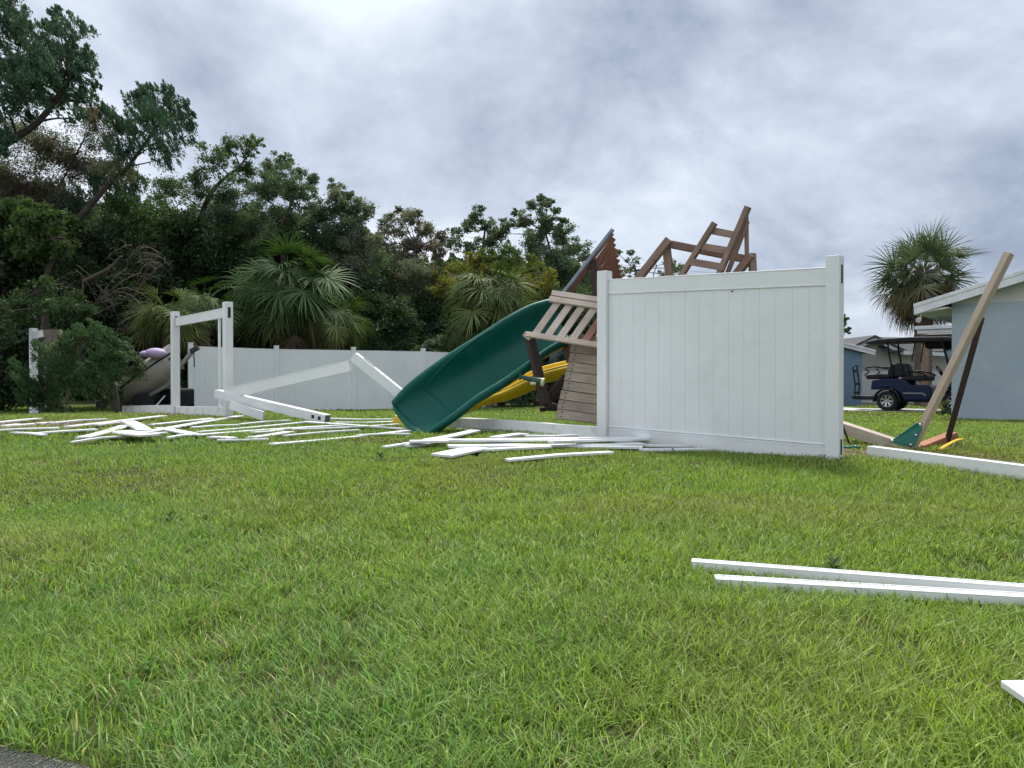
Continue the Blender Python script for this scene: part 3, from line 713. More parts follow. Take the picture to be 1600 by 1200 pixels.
for i in range(8):
    pbeam('deck_board', P(940 + 16 * i, 520 + 4 * i, 10.4), P(930 + 16 * i, 545 + 4 * i, 9.9), .12, .03, 'wood_frame')
# ground tangle behind the plank wall
for (x1, y1, x2, y2, d1, d2) in ((838, 628, 868, 634, 10.6, 10.5), (846, 640, 885, 632, 10.3, 10.8)): pbeam('beam', P(x1, y1, d1), P(x2, y2, d2), .06, .06, 'wood_dark')
# telescope
m_ = MB(); a, b = P(814, 589, 9.62), P(848, 597, 9.55); ln = (b - a).length
m_.lathe(a, b, [(0, .02), (.03, .022), (.031, .026), (ln * .55, .034), (ln * .56, .04), (ln * .95, .046), (ln, .046)], 16); sc = m_.build('telescope', M['scope'], pl)
m_ = MB(); m_.lathe(b - (b - a).normalized() * .015, b + (b - a).normalized() * .02, [(0, .052), (.03, .054)], 16)
o_ = m_.build('trim_ring', M['scope_rim'], pl); o_.parent = sc; o_.location = (0, 0, 0); m_ = MB()
m_.tube([a + V(-.005, 0, .05), a + V(-.012, 0, -.04)], .014, 8); o_ = m_.build('eyepiece', M['scope'], pl); o_.parent = sc; o_.location = (0, 0, 0); m_ = MB(); m_.tube([a.lerp(b, .5) + V(-.02, -.03, -.05), a.lerp(b, .5) + V(.05, -.03, -.045)], .022, 8); o_ = m_.build('focus_knob', M['scope_rim'], pl); o_.parent = sc; o_.location = (0, 0, 0)
m_ = MB()
for k in range(6):
    c = P(884, 548 + k * 3, 10.2); m_.tube([c + V(math.cos(t) * .012 * (k % 2), math.cos(t) * .012 * (1 - k % 2), math.sin(t) * .02) for t in np.linspace(0, 6.28, 9)], .004, 5)
m_.build('swing_chain', M['bracket_green'], pl)
# roof plane seen from below
ra, rb, rc = P(880, 457, 10.2), P(958, 357, 10.0), P(972, 445, 10.6)
rn_ = (rb - ra).cross(rc - ra).normalized(); rn_ = rn_ if rn_.y < 0 else -rn_
def rp_(px, py):
    r = ray(px, py); o = V(0, 0, CAMZ); return o + r * ((ra - o).dot(rn_) / r.dot(rn_))
pbeam('roof_edge', rp_(879, 459), rp_(958, 358), .03, .055, 'roof_edge', up=rn_.cross((rb - ra).normalized()).cross((rb - ra).normalized()) * -1)
pbeam('fascia_board', rp_(890, 455) , rp_(930, 404), .02, .09, 'wood_red', up=rn_.cross((rb - ra).normalized()))
for i in range(11):
    x0, y0 = 926 + i * 2.2, 403 + i * 10.5
    x1, y1 = 957 + i * 1.6 + (i % 2) * 1.0, 364 + i * 8.2
    m_ = MB(); m_.beam(rp_(x0, y0), rp_(x1, y1), .018, .070, up=rn_.cross((rb - ra).normalized())); m_.build('roof_slat', M['wood_red'], pl, bevel=.003)
pbeam('roof_post', P(925, 400, 10.15), P(936, 500, 10.1), .09, .07, 'wood_dark')
# leaning frame and ladder above the panel
D = 9.6
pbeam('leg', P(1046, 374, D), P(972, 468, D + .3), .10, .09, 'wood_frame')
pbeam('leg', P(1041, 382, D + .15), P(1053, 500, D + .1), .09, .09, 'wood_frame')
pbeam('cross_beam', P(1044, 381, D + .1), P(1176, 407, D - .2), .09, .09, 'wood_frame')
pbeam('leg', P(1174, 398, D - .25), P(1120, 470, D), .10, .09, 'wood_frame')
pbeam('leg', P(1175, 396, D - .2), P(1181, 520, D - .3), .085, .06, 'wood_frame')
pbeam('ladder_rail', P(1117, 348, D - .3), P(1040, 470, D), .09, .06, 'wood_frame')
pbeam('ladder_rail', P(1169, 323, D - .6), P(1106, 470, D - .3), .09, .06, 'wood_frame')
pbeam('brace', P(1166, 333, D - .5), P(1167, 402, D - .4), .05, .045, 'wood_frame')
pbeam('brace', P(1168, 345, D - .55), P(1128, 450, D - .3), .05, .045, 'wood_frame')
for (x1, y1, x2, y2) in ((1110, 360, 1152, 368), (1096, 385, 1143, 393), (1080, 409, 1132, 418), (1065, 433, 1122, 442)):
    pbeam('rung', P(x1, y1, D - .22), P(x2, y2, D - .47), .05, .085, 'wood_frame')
m_ = MB(); m_.tube([P(1022, 405, D), P(1026, 416, D - .02), P(1021, 428, D), P(1022, 440, D)], .006, 5); m_.build('hanging_rope', M['chain'], pl)

# swing frame at the right
sw = empty('swing_set', G(1425, 702), 'collapsed wooden swing frame with a green bracket plate leaning right of the panel', 'swing set')
def sbeam(name, p, q, w, h, m, roll=0, up=(0, 0, 1)):
    b_ = MB(); b_.beam(p, q, w, h, up=up, roll=roll); return b_.build(name, M[m], sw, bevel=.006)
sbeam('leg', P(1424, 702, 7.95), P(1577, 395, 7.4), .06, .115, 'wood_leg', roll=1.35)
sbeam('leg', P(1480, 690, 8.5), P(1534, 495, 8.0), .035, .06, 'wood_dark', roll=.9)
sbeam('top_beam', P(1250, 646, 9.0), P(1432, 706, 8.02), .15, .12, 'wood_grey')
sbeam('leg', P(1436, 702, 8.1), P(1488, 681, 8.75), .12, .09, 'wood_orange')
bk = [P(1389, 691, 7.88), P(1432, 661, 7.83), P(1443, 661, 7.83), P(1444, 664, 7.83), P(1430, 697, 7.83), P(1424, 699, 7.84)]
m_ = MB(); m_.prism(bk, (.004, .012, .0)); br = m_.build('bracket_plate', M['bracket_green'], sw, bevel=.003)
for px, py in ((1438, 664), (1431, 680), (1423, 695), (1394, 689)):
    m_ = MB(); c = P(px, py, 7.83); m_.lathe(c + V(0, .004, 0), c + V(0, -.015, 0), [(0, .016), (.006, .016), (.012, .01), (.015, .004)], 12)
    o_ = m_.build('bolt', M['metal'], sw); o_.parent = br; o_.location = (0, 0, 0)
m_ = MB()
for k in range(16):
    c = P(1316 + k * .7, 663 + k * 1.9, 8.15); th = k % 2 * 1.57
    m_.tube([c + V(math.cos(t) * .010 * math.cos(th), math.cos(t) * .010 * math.sin(th), math.sin(t) * .017) for t in np.linspace(0, 6.28, 8)], .0035, 5)
m_.build('chain', M['chain'], sw)
m_ = MB(); c = [G(1290 + t * 9, 699 - (t % 2) * 1.3, .05) for t in range(7)]; m_.tube(catmull(c, 4), .014, 6)
tag(m_.build('swing_rope', M['bracket_green']), 'green coated swing chain lying on the dirt beside the panel', 'rope')
a, b = G(1468, 703, .05), G(1505, 687, .09); m_ = MB(); pts = catmull([a, a.lerp(b, .35) + V(0, 0, .015), a.lerp(b, .7) + V(0, 0, .02), b], 5)
sd_ = V(-(b - a).y, (b - a).x, 0).normalized() * .02
m_.grid([[p - sd_, p + V(0, 0, .012), p + sd_] for p in pts], True); tag(m_.build('yellow_swing', M['slide_yellow'], solid=.012), 'curved yellow plastic swing seat lying in the grass by the swing frame', 'swing seat')

# ================================================================ HOUSES
cor = V(*P(1487, 560, 15.9).xy, 0); gb0 = -.15
hs = empty('block_house', V(cor.x, cor.y, 0), 'blue painted block house with white gable trim at the right edge', 'house')
Wd, Dp, zw = 8.4, 13.0, P(1487, 476, 15.9).z
rise = .30
def hp(s, v, z): q = cor + U * s + Vv * v; return V(q.x, q.y, z)
m_ = MB(); m_.prism([hp(0, 0, gb0), hp(Wd, 0, gb0), hp(Wd, 0, zw), hp(0, 0, zw)], Vv * Dp); wl = m_.build('wall', M['wall_blue'], hs)
# mortar grooves as a block pattern in the wall material
def block_mat():
    m = M['wall_blue']; t = m.node_tree; n = t.nodes; l = t.links; b = n['Principled BSDF']
    tcn = n.new('ShaderNodeTexCoord'); br_ = n.new('ShaderNodeTexBrick'); vm = n.new('ShaderNodeVectorMath'); vm.operation = 'DOT_PRODUCT'; vm.inputs[1].default_value = tuple(U)
    l.new(tcn.outputs['Object'], vm.inputs[0]); se = n.new('ShaderNodeSeparateXYZ'); l.new(tcn.outputs['Object'], se.inputs[0])
    co = n.new('ShaderNodeCombineXYZ'); l.new(vm.outputs['Value'], co.inputs[0]); l.new(se.outputs[2], co.inputs[1]); l.new(co.outputs[0], br_.inputs['Vector'])
    br_.inputs['Scale'].default_value = 1; br_.inputs['Brick Width'].default_value = .4; br_.inputs['Row Height'].default_value = .2; br_.inputs['Mortar Size'].default_value = .006
    br_.inputs['Color1'].default_value = (1, 1, 1, 1); br_.inputs['Color2'].default_value = (.96, .96, .96, 1); br_.inputs['Mortar'].default_value = (.94, .943, .946, 1)
    src = b.inputs['Base Color'].links[0].from_socket; mm = n.new('ShaderNodeMix'); mm.data_type = 'RGBA'; mm.blend_type = 'MULTIPLY'; mm.inputs[0].default_value = 1
    l.new(src, mm.inputs[6]); l.new(br_.outputs['Color'], mm.inputs[7]); l.new(mm.outputs[2], b.inputs['Base Color'])
    bp = n.new('ShaderNodeBump'); bp.inputs['Distance'].default_value = .006; bp.inputs['Strength'].default_value = .45; bp.invert = True; l.new(br_.outputs['Fac'], bp.inputs['Height'])
    old = b.inputs['Normal'].links[0].from_socket; l.new(old, bp.inputs['Normal']); l.new(bp.outputs[0], b.inputs['Normal'])
block_mat()
zr = zw + .02 + rise * (Wd / 2)
m_ = MB(); m_.prism([hp(-.0, .012, zw), hp(Wd, .012, zw), hp(Wd, .012, zw + .12), hp(Wd / 2, .012, zr), hp(0, .012, zw + .12)], Vv * .1)
m_.build('gable', M['cream'], hs)
eo = .62; ov = .32; th = .06
zeav = zw + .12 - rise * eo
for sgn in (0, 1):
    a_ = (-eo, zeav) if sgn == 0 else (Wd + eo, zeav); b_ = (Wd / 2, zr + .02)
    m_ = MB(); m_.prism([hp(a_[0], -ov, a_[1] + .03), hp(b_[0], -ov, b_[1] + .03), hp(b_[0], -ov, b_[1] + .09), hp(a_[0], -ov, a_[1] + .09)], Vv * (Dp + 2 * ov))
    rf = m_.build('roof', M['shingle'], hs)
    m_ = MB(); m_.prism([hp(a_[0] - .01, -ov - .025, a_[1] - .13), hp(b_[0], -ov - .025, b_[1] - .13), hp(b_[0], -ov - .025, b_[1] + .07), hp(a_[0] - .01, -ov - .025, a_[1] + .07)], Vv * .022)
    m_.prism([hp(a_[0] - .02, -ov - .04, a_[1] + .02), hp(b_[0], -ov - .04, b_[1] + .02), hp(b_[0], -ov - .04, b_[1] + .095), hp(a_[0] - .02, -ov - .04, a_[1] + .095)], Vv * .014)
    o_ = m_.build('rake_board', M['trim_white'], hs, bevel=.004)
    m_ = MB(); m_.prism([hp(a_[0], -ov, a_[1] - .01), hp(b_[0], -ov, b_[1] - .01), hp(b_[0], -ov, b_[1] + .028), hp(a_[0], -ov, a_[1] + .028)], Vv * (Dp + 2 * ov)); m_.build('soffit', M['trim_white'], hs)
m_ = MB(); m_.prism([hp(-eo - .02, -ov, zeav - .13), hp(-eo - .02, -ov, zeav + .02), hp(-eo, -ov, zeav + .02), hp(-eo, -ov, zeav - .13)], Vv * (Dp + 2 * ov)); m_.build('eave_board', M['trim_white'], hs)
m_ = MB(); m_.prism([hp(-eo, -ov + .02, zeav - .12), hp(0, -ov + .02, zeav - .02), hp(0, -ov + .02, zeav - .0), hp(-eo, -ov + .02, zeav - .02)], Vv * 1.4); m_.build('soffit_return', M['trim_white'], hs)
# flood lamp under the eave
m_ = MB(); c = hp(-eo + .08, -ov + .1, zeav - .2); m_.lathe(c, c + V(-.08, -.05, -.06), [(0, .03), (.05, .05), (.1, .055)], 12); m_.tube([c, c + V(.03, .02, .12)], .015, 6); m_.build('flood_lamp', M['trim_white'], hs)
# patio roof behind the house corner
pr = P(1433, 520, 22.5); pt = empty('patio_cover', V(pr.x, pr.y, g(pr.x, pr.y)), 'flat white patio roof behind the corner of the blue house', 'patio cover')
m_ = MB(); q0 = V(pr.x, pr.y, pr.z - .03); m_.prism([q0, q0 + U * 4, q0 + U * 4 + V(0, 0, .12), q0 + V(0, 0, .12)], Vv * 3); m_.build('roof_slab', M['trim_white'], pt, bevel=.006)
m_ = MB(); q1 = q0 + V(0, 0, .122) - U * .06 - Vv * .06; m_.prism([q1, q1 + U * 4.1, q1 + U * 4.1 + V(0, 0, .1), q1 + V(0, 0, .1)], Vv * 3.1); m_.build('gutter', M['trim_white'], pt, bevel=.006)
m_ = MB(); c = q0 + Vv * 1.5 + U * 1.2; m_.box(V(c.x, c.y, pr.z / 2 - .1), (.12, .12, pr.z - .06)); m_.build('support_post', M['trim_white'], pt, bevel=.004)
m_ = MB(); c = P(1478, 533, 21.6); m_.box(c, (1.0, .5, .42), -.72); m_.build('rolled_blind', M['black'], pt, bevel=.08)
# brick column
c = P(1446, 600, 25.5); m_ = MB(); h0 = g(c.x, c.y); m_.box(V(c.x, c.y, (h0 + 1.95) / 2), (.22, .22, 1.95 - h0), -.72); m_.box(V(c.x, c.y, h0 + .06), (.28, .28, .12), -.72)
tag(m_.build('brick_column', M['brick'], bevel=.006), 'square brown brick column behind the golf cart', 'column')
# small blue building at left of the cart
c = V(*P(1343, 600, 29.5).xy, 0); h0 = g(c.x, c.y) - .1; z1 = P(1343, 549, 29.5).z
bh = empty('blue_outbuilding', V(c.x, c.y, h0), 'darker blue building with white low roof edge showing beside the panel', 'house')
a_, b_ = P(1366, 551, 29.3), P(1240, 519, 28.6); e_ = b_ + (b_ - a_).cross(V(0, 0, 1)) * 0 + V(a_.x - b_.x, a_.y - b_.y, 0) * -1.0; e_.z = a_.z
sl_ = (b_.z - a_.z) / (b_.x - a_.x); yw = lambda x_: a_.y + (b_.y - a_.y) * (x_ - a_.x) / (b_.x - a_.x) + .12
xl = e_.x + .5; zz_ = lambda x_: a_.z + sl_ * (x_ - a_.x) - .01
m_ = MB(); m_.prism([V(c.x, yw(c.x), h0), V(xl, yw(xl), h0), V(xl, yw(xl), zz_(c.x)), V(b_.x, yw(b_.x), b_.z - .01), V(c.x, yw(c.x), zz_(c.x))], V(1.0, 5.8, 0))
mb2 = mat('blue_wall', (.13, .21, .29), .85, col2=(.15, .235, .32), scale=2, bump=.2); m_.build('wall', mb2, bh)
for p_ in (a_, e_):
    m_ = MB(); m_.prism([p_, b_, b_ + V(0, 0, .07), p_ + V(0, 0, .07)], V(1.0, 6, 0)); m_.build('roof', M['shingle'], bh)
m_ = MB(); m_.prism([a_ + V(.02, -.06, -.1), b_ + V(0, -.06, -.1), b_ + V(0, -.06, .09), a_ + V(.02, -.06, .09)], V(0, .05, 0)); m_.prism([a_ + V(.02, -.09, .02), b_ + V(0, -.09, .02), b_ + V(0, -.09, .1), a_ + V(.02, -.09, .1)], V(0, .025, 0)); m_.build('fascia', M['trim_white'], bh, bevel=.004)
# far house with the dark roof
fh = empty('far_house', P(1400, 640, 35), 'beige house with dark gable roof behind the golf cart', 'house')
d = 35; L0, L1 = P(1318, 548, d), P(1560, 548, d); zg_ = g(L0.x, d) - .2; zsp = P(1400, 580, d).z
m_ = MB(); m_.prism([V(L0.x, d, zsp), V(L1.x, d, zsp), V(L1.x, d, L1.z), V(L0.x, d, L0.z)], (0, 7, 0)); m_.build('upper_wall', M['beige'], fh)
m_ = MB(); m_.prism([V(L0.x, d - .03, zg_), V(L1.x, d - .03, zg_), V(L1.x, d - .03, zsp), V(L0.x, d - .03, zsp)], (0, 7, 0)); m_.build('lower_wall', M['stucco_white'], fh)
ap = P(1367, 527, d - .4); l_ = P(1322, 549, d - .4); r_ = P(1412, 549, d - .4)
m_ = MB(); m_.prism([V(ap.x, d - .02, ap.z - .1), V(l_.x + .2, d - .02, l_.z), V(r_.x - .2, d - .02, r_.z)], (0, .1, 0)); m_.build('gable', M['beige'], fh)
for e_ in (l_, r_):
    m_ = MB(); m_.prism([ap, e_, e_ - V(0, 0, .16), ap - V(0, 0, .16)], (0, .04, 0)); m_.build('rake_board', M['trim_white'], fh)
    m_ = MB(); m_.prism([ap + V(0, -.06, .004), e_ + V(-.08 if e_ is l_ else .08, -.06, -.02), e_ + V(-.08 if e_ is l_ else .08, -.06, .07), ap + V(0, -.06, .1)], (0, 7, 0)); m_.build('roof', M['shingle'], fh)
rr_ = P(1470, 548, d - .4)
m_ = MB(); m_.add([ap + V(0, 1.2, .06), ap + V(8, 1.4, -.05), V(L1.x + 1, d - .5, l_.z - .02), V(r_.x - .8, d - .5, l_.z - .02), ap + V(0, 4, .0), ap + V(8, 4, -.3)], [(0, 1, 2, 3), (0, 4, 5, 1)]); m_.build('roof_slope', M['shingle'], fh, solid=.05)
m_ = MB(); m_.beam(P(1412, 551, d - .6), P(1560, 557, d - .6), .03, .16); m_.build('fascia', M['trim_white'], fh)
# grey shed behind slides
c = P(877, 600, 27); sh = empty('garden_shed', V(c.x, c.y, g(c.x, c.y)), 'small grey shed glimpsed between the slides', 'shed')
m_ = MB(); hz = P(877, 536, 27).z; m_.box(V(c.x + .3, c.y + 1, (hz + g(c.x, c.y)) / 2 - .1), (1.4, 1.6, hz - g(c.x, c.y) + .1)); m_.build('wall', M['shed'], sh, bevel=.01)
m_ = MB(); m_.prism([V(c.x - .55, c.y, hz - .04), V(c.x + 1.15, c.y, hz - .04), V(c.x + 1.15, c.y, hz + .02), V(c.x + .3, c.y, hz + .3), V(c.x - .55, c.y, hz + .02)], (0, 2, 0)); m_.build('roof', M['shingle'], sh)

# ================================================================ GOLF CART  (local x forward, y left)
w0 = P(1387, 631, 22.0)
co_ = w0 + Vv * .5; gc = empty('golf_cart', V(co_.x, co_.y, g(co_.x, co_.y) + .04), 'navy golf cart with black roof, rear rack and silver wheels parked by the blue house', 'golf cart')
uu = V(U.x, U.y, 0); vv = V(Vv.x, Vv.y, 0)
def K(x, y, z): return gc.location + uu * x + vv * y + V(0, 0, z)
def kprism(mb, prof, y0, y1): mb.prism([K(x, y0, z) for x, z in prof], vv * (y1 - y0)); return mb
def kt(mb, pts, r, n=8): mb.tube([K(*p) for p in pts], r, n); return mb
# wheels
for (wx, wy) in ((0, -.5), (0, .5), (1.68, -.5), (1.68, .5)):
    sgn = -1 if wy < 0 else 1
    we = bpy.data.objects.new('wheel', None); C.objects.link(we); we.parent = gc; we.location = K(wx, wy, .285) - gc.location
    def WB(mb, name, m, bev=0):
        o = mb.build(name, m, None, bevel=bev); o.parent = we; o.location = -(gc.location + we.location); return o
    m_ = MB(); a, b = K(wx, wy - sgn * .11, .285), K(wx, wy + sgn * .11, .285)
    m_.lathe(a, b, [(0, .17), (.0, .25), (.02, .278), (.05, .286), (.17, .286), (.2, .278), (.22, .25), (.22, .175), (.13, .165)], 28); WB(m_, 'tyre', M['rubber'])
    m_ = MB(); f_ = vv * sgn; ctr = K(wx, wy + sgn * .075, .285)
    for k in range(7):
        th = k * 2 * math.pi / 7
        for dl in (-.14, .14):
            dr = uu * math.cos(th + dl) + V(0, 0, 1) * math.sin(th + dl); dr0 = uu * math.cos(th) + V(0, 0, 1) * math.sin(th)
            m_.beam(ctr + dr0 * .03, ctr + dr * .165 + f_ * .02, .022, .02, up=f_)
    m_.lathe(ctr - f_ * .01, ctr + f_ * .04, [(0, .045), (.03, .04), (.05, .025)], 14)
    m_.tube([ctr + f_ * .015 + (uu * math.cos(t) + V(0, 0, 1) * math.sin(t)) * .168 for t in np.linspace(0, 6.2832, 25)], .009, 6); WB(m_, 'rim', M['rim'])
# body
rear = [(-.45, .60), (-.42, .86), (-.1, .92), (.35, .92), (.5, .86), (.62, .74), (1.05, .74), (1.12, .70), (1.15, .42), (1.05, .32), (.42, .32), (.36, .45), (.25, .58), (.1, .66), (-.1, .66), (-.28, .60)]
m_ = MB(); kprism(m_, rear, -.56, .56); m_.build('rear_body', M['navy'], gc, bevel=.03)
m_ = MB(); kprism(m_, [(.42, .50), (.9, .50), (1.0, .44), (1.02, .46), (.92, .53), (.42, .53)], -.572, -.562); m_.build('side_trim', M['grey_metal'], gc)
front = [(.95, .30), (2.1, .30), (2.25, .45), (2.22, .72), (2.05, .86), (1.75, .95), (1.62, .95), (1.5, .9), (1.45, .45), (.95, .42)]
m_ = MB(); kprism(m_, [(1.35, .95), (1.6, 1.0), (2.0, .9), (2.22, .74), (2.26, .5), (2.1, .5), (2.0, .62), (1.7, .68), (1.42, .60), (1.32, .45)], -.55, .55); m_.build('front_cowl', M['navy'], gc, bevel=.04)
m_ = MB(); kprism(m_, [(-.4, .34), (2.1, .34), (2.1, .26), (-.4, .26)], -.42, .42); m_.build('chassis', M['black'], gc, bevel=.01)
for wx in (0, 1.68):
    m_ = MB(); rows = []
    for t in np.linspace(-.1, 3.25, 14):
        x_, z_ = wx - math.cos(t) * .37, .285 + math.sin(t) * .36; x2, z2 = wx - math.cos(t) * .32, .285 + math.sin(t) * .31
        rows.append([K(x2, -.63, z2), K(x_, -.64, z_), K(x_, -.5, z_ + .01), K(x2, -.5, z2)])
    m_.grid(rows, True, closed=True); m_.build('fender', M['black'], gc)
    m_ = MB(); m_.grid([[p + vv * (1.13 if i < 2 else 1.13) for i, p in enumerate(r_)] for r_ in rows], True, closed=True); m_.build('fender', M['black'], gc)
# seats
m_ = MB(); kprism(m_, [(.42, .86), (.98, .86), (1.0, .98), (.95, 1.02), (.42, .98)], -.5, .5); m_.build('front_seat', M['black'], gc, bevel=.04)
for y0 in (-.5, .02):
    m_ = MB(); kprism(m_, [(.30, .96), (.46, .96), (.40, 1.28), (.33, 1.36), (.2, 1.36), (.14, 1.28), (.14, .96)], y0, y0 + .48); m_.build('backrest', M['black'], gc, bevel=.06)
for y0 in (-.5, .02):
    m_ = MB(); kprism(m_, [(.10, .96), (-.02, .96), (.0, 1.22), (.06, 1.32), (.16, 1.34), (.16, .96)], y0, y0 + .48); m_.build('backrest', M['black'], gc, bevel=.05)
m_ = MB(); kprism(m_, [(.05, .92), (-.55, .90), (-.62, .94), (-.6, 1.03), (-.45, 1.05), (.05, 1.05)], -.5, .5); m_.build('rear_seat', M['black'], gc, bevel=.04)
for y_ in (-.52, .52):
    m_ = MB(); kt(m_, [(0, y_, 1.2), (-.3, y_, 1.26), (-.56, y_, 1.25), (-.6, y_, 1.2), (-.5, y_, 1.12), (-.62, y_, 1.02)], .022)
    m_.build('armrest', M['black'], gc)
for y_ in (-.52, .52): m_ = MB(); kt(m_, [(.45, y_, 1.12), (.6, y_, 1.14), (.92, y_, 1.06), (1.0, y_, 1.0)], .025); m_.build('hip_rail', M['black'], gc)
# roof and struts
prof = [(-.62, 1.93), (-.55, 2.0), (-.2, 2.06), (.6, 2.09), (1.5, 2.07), (1.9, 2.02), (2.0, 1.95), (1.9, 1.93), (.6, 1.95), (-.4, 1.93)]
m_ = MB(); kprism(m_, prof, -.6, .6); m_.build('roof', M['black'], gc, bevel=.03)
for y_ in (-.52, .52):
    m_ = MB(); kt(m_, [(.13, y_, .9), (.10, y_, 1.3), (.02, y_, 1.7), (.0, y_, 1.95)], .025); m_.build('roof_strut', M['black'], gc)
    m_ = MB(); kt(m_, [(1.62, y_, .95), (1.5, y_, 1.5), (1.38, y_, 1.95)], .03); m_.build('roof_strut', M['black'], gc)
    m_ = MB(); kt(m_, [(.62, y_ * .9, 1.4), (.66, y_ * .9, 1.7), (.7, y_ * .9, 1.95)], .018); m_.build('grab_bar', M['black'], gc)
m_ = MB(); m_.prism([K(1.62, -.5, .98), K(1.62, .5, .98), K(1.4, .5, 1.92), K(1.4, -.5, 1.92)], uu * .008); m_.build('windscreen', M['glass'], gc)
m_ = MB(); c = K(1.28, -.22, 1.12); ax1 = vv; ax2 = (V(0, 0, 1) * .85 - uu * .5).normalized()
m_.tube([c + (ax1 * math.cos(t) + ax2 * math.sin(t)) * .17 for t in np.linspace(0, 6.2832, 21)], .016, 6)
m_.beam(c - ax1 * .16, c + ax1 * .16, .03, .015); m_.tube([c, K(1.5, -.22, .85)], .025, 8); m_.build('steering_wheel', M['black'], gc)
# rear rack, step
m_ = MB(); kprism(m_, [(-.35, .42), (-1.0, .42), (-1.02, .36), (-.98, .30), (-.35, .30)], -.45, .45); m_.build('rear_step', M['black'], gc, bevel=.02)
m_ = MB()
kt(m_, [(-.95, -.38, .42), (-.93, -.38, .7), (-1.0, -.38, 1.25), (-.97, -.36, 1.3), (-.97, -.02, 1.3), (-1.0, 0, 1.25), (-.93, 0, .7), (-.95, 0, .42)], .02)
for z_ in (.5, .76, 1.14): m_.beam(K(-.95 - (.02 if z_ > .9 else 0), -.38, z_), K(-.95 - (.02 if z_ > .9 else 0), 0, z_), .02, .07)
m_.build('rear_rack', M['black'], gc)
m_ = MB(); kprism(m_, [(2.1, .3), (2.32, .34), (2.34, .46), (2.2, .5)], -.45, .45); m_.build('front_bumper', M['black'], gc, bevel=.02)
for y_ in (-.4, .4):
    m_ = MB(); m_.lathe(K(2.2, y_, .66), K(2.27, y_, .64), [(0, .07), (.04, .075), (.07, .04)], 14); m_.build('headlight', M['rim'], gc)

# ================================================================ WATERCRAFT ON TRAILER (left)
wc = empty('watercraft', V(*P(235, 630, 16.2).xy, g(*P(235, 630, 16.2).xy)), 'small tan watercraft tipped bow up behind the open fence frame', 'boat')
st, bw = P(190, 618, 16.4), P(268, 566, 16.0); ax = (bw - st).normalized(); sdv = V(.35, -.93, 0); sdv = (sdv - ax * sdv.dot(ax)).normalized(); upv = ax.cross(sdv); upv = upv if upv.z > 0 else -upv
ln = (bw - st).length * 1.15
rows = []
for i in range(13):
    t = i / 12; wd = .66 * (1 - max(0, (t - .45) / .55) ** 2.2) * (.8 + .2 * min(1, t * 4)); kh = .42 * (1 - .55 * max(0, (t - .6) / .4) ** 1.6); ri = .1 * t
    c = st + ax * (ln * t) + upv * (.0 + ri)
    rows.append([c + sdv * wd + upv * .16, c + sdv * wd * 1.06 + upv * .06, c + sdv * wd * .98 - upv * .05, c + sdv * wd * .6 - upv * kh * .7, c - upv * kh, c - sdv * wd * .6 - upv * kh * .7, c - sdv * wd - upv * .05, c - sdv * wd * 1.06 + upv * .06, c - sdv * wd + upv * .16, c - sdv * wd * .5 + upv * .3 * (1 - t * .3), c + upv * (.34 * (1 - t * .3)), c + sdv * wd * .5 + upv * .3 * (1 - t * .3)])
m_ = MB(); m_.grid(rows, True, closed=True); m_.add(rows[0], [tuple(range(12))]); m_.add(rows[-1], [tuple(range(12))]); m_.build('hull', M['tan'], wc, sub=1)
m_ = MB(); m_.tube([r_[1] * 1.0 for r_ in rows], .018, 6); m_.tube([r_[7] * 1.0 for r_ in rows], .02, 6); m_.build('rub_rail', M['black'], wc)
m_ = MB(); c = P(246, 553, 16.1); 
for (cc, rx, ry, rz_) in ((P(243, 552, 15.6), .22, .16, .11), (P(229, 553, 15.6), .14, .14, .07)):
    rws = []
    for a_ in np.linspace(-1.5, 1.5, 9): rws.append([cc + V(math.cos(a_) * math.cos(b_) * rx, math.cos(a_) * math.sin(b_) * ry, math.sin(a_) * rz_) for b_ in np.linspace(0, 6.2832, 15)[:-1]])
    m_.grid(rws, True, closed=True)
m_.build('seat', M['purple'], wc)
m_ = MB(); m_.tube([P(258, 562, 15.9), P(262, 560, 15.85), P(267, 562, 15.85)], .05, 8); m_.build('handlebar_grip', M['black'], wc)
tr = empty('boat_trailer', V(*P(250, 636, 16).xy, g(*P(250, 636, 16).xy)), 'dark boat trailer under the tan watercraft with raised tongue and hanging chain', 'trailer')
def tb(nm, pts, w, h, m): 
    b_ = MB(); 
    for i in range(len(pts) - 1): b_.beam(pts[i], pts[i + 1], w, h)
    return b_.build(nm, M[m], tr, bevel=.005)
tb('frame_rail', [P(205, 634, 16), P(262, 602, 15.8), P(282, 572, 15.7), P(303, 546, 15.6)], .06, .07, 'grey_metal')
tb('frame_rail', [P(210, 638, 16.8), P(270, 618, 16.6), P(286, 575, 15.9)], .06, .07, 'black')
tb('cross_member', [P(215, 630, 15.6), P(230, 628, 17)], .06, .06, 'black')
tb('strut', [P(244, 634, 15.6), P(258, 618, 15.6)], .03, .02, 'trim_white'); tb('step_plate', [P(244, 634, 15.6), P(257, 634, 15.5)], .15, .02, 'trim_white')
m_ = MB(); m_.box(P(232, 626, 16.5), (1.0, .9, .34), -.3); m_.build('fender', M['black'], tr, bevel=.08)
m_ = MB(); m_.box(P(275, 625, 16.5), (.5, .6, .5), -.3); m_.build('tool_box', M['black'], tr, bevel=.05)
m_ = MB(); a, b = P(225, 634, 15.8), P(225.5, 634, 16.05); m_.lathe(P(222, 630, 15.7), P(223, 630, 15.95), [(0, .12), (0, .18), (.03, .2), (.16, .2), (.19, .18), (.19, .12)], 20); m_.build('wheel', M['rubber'], tr)
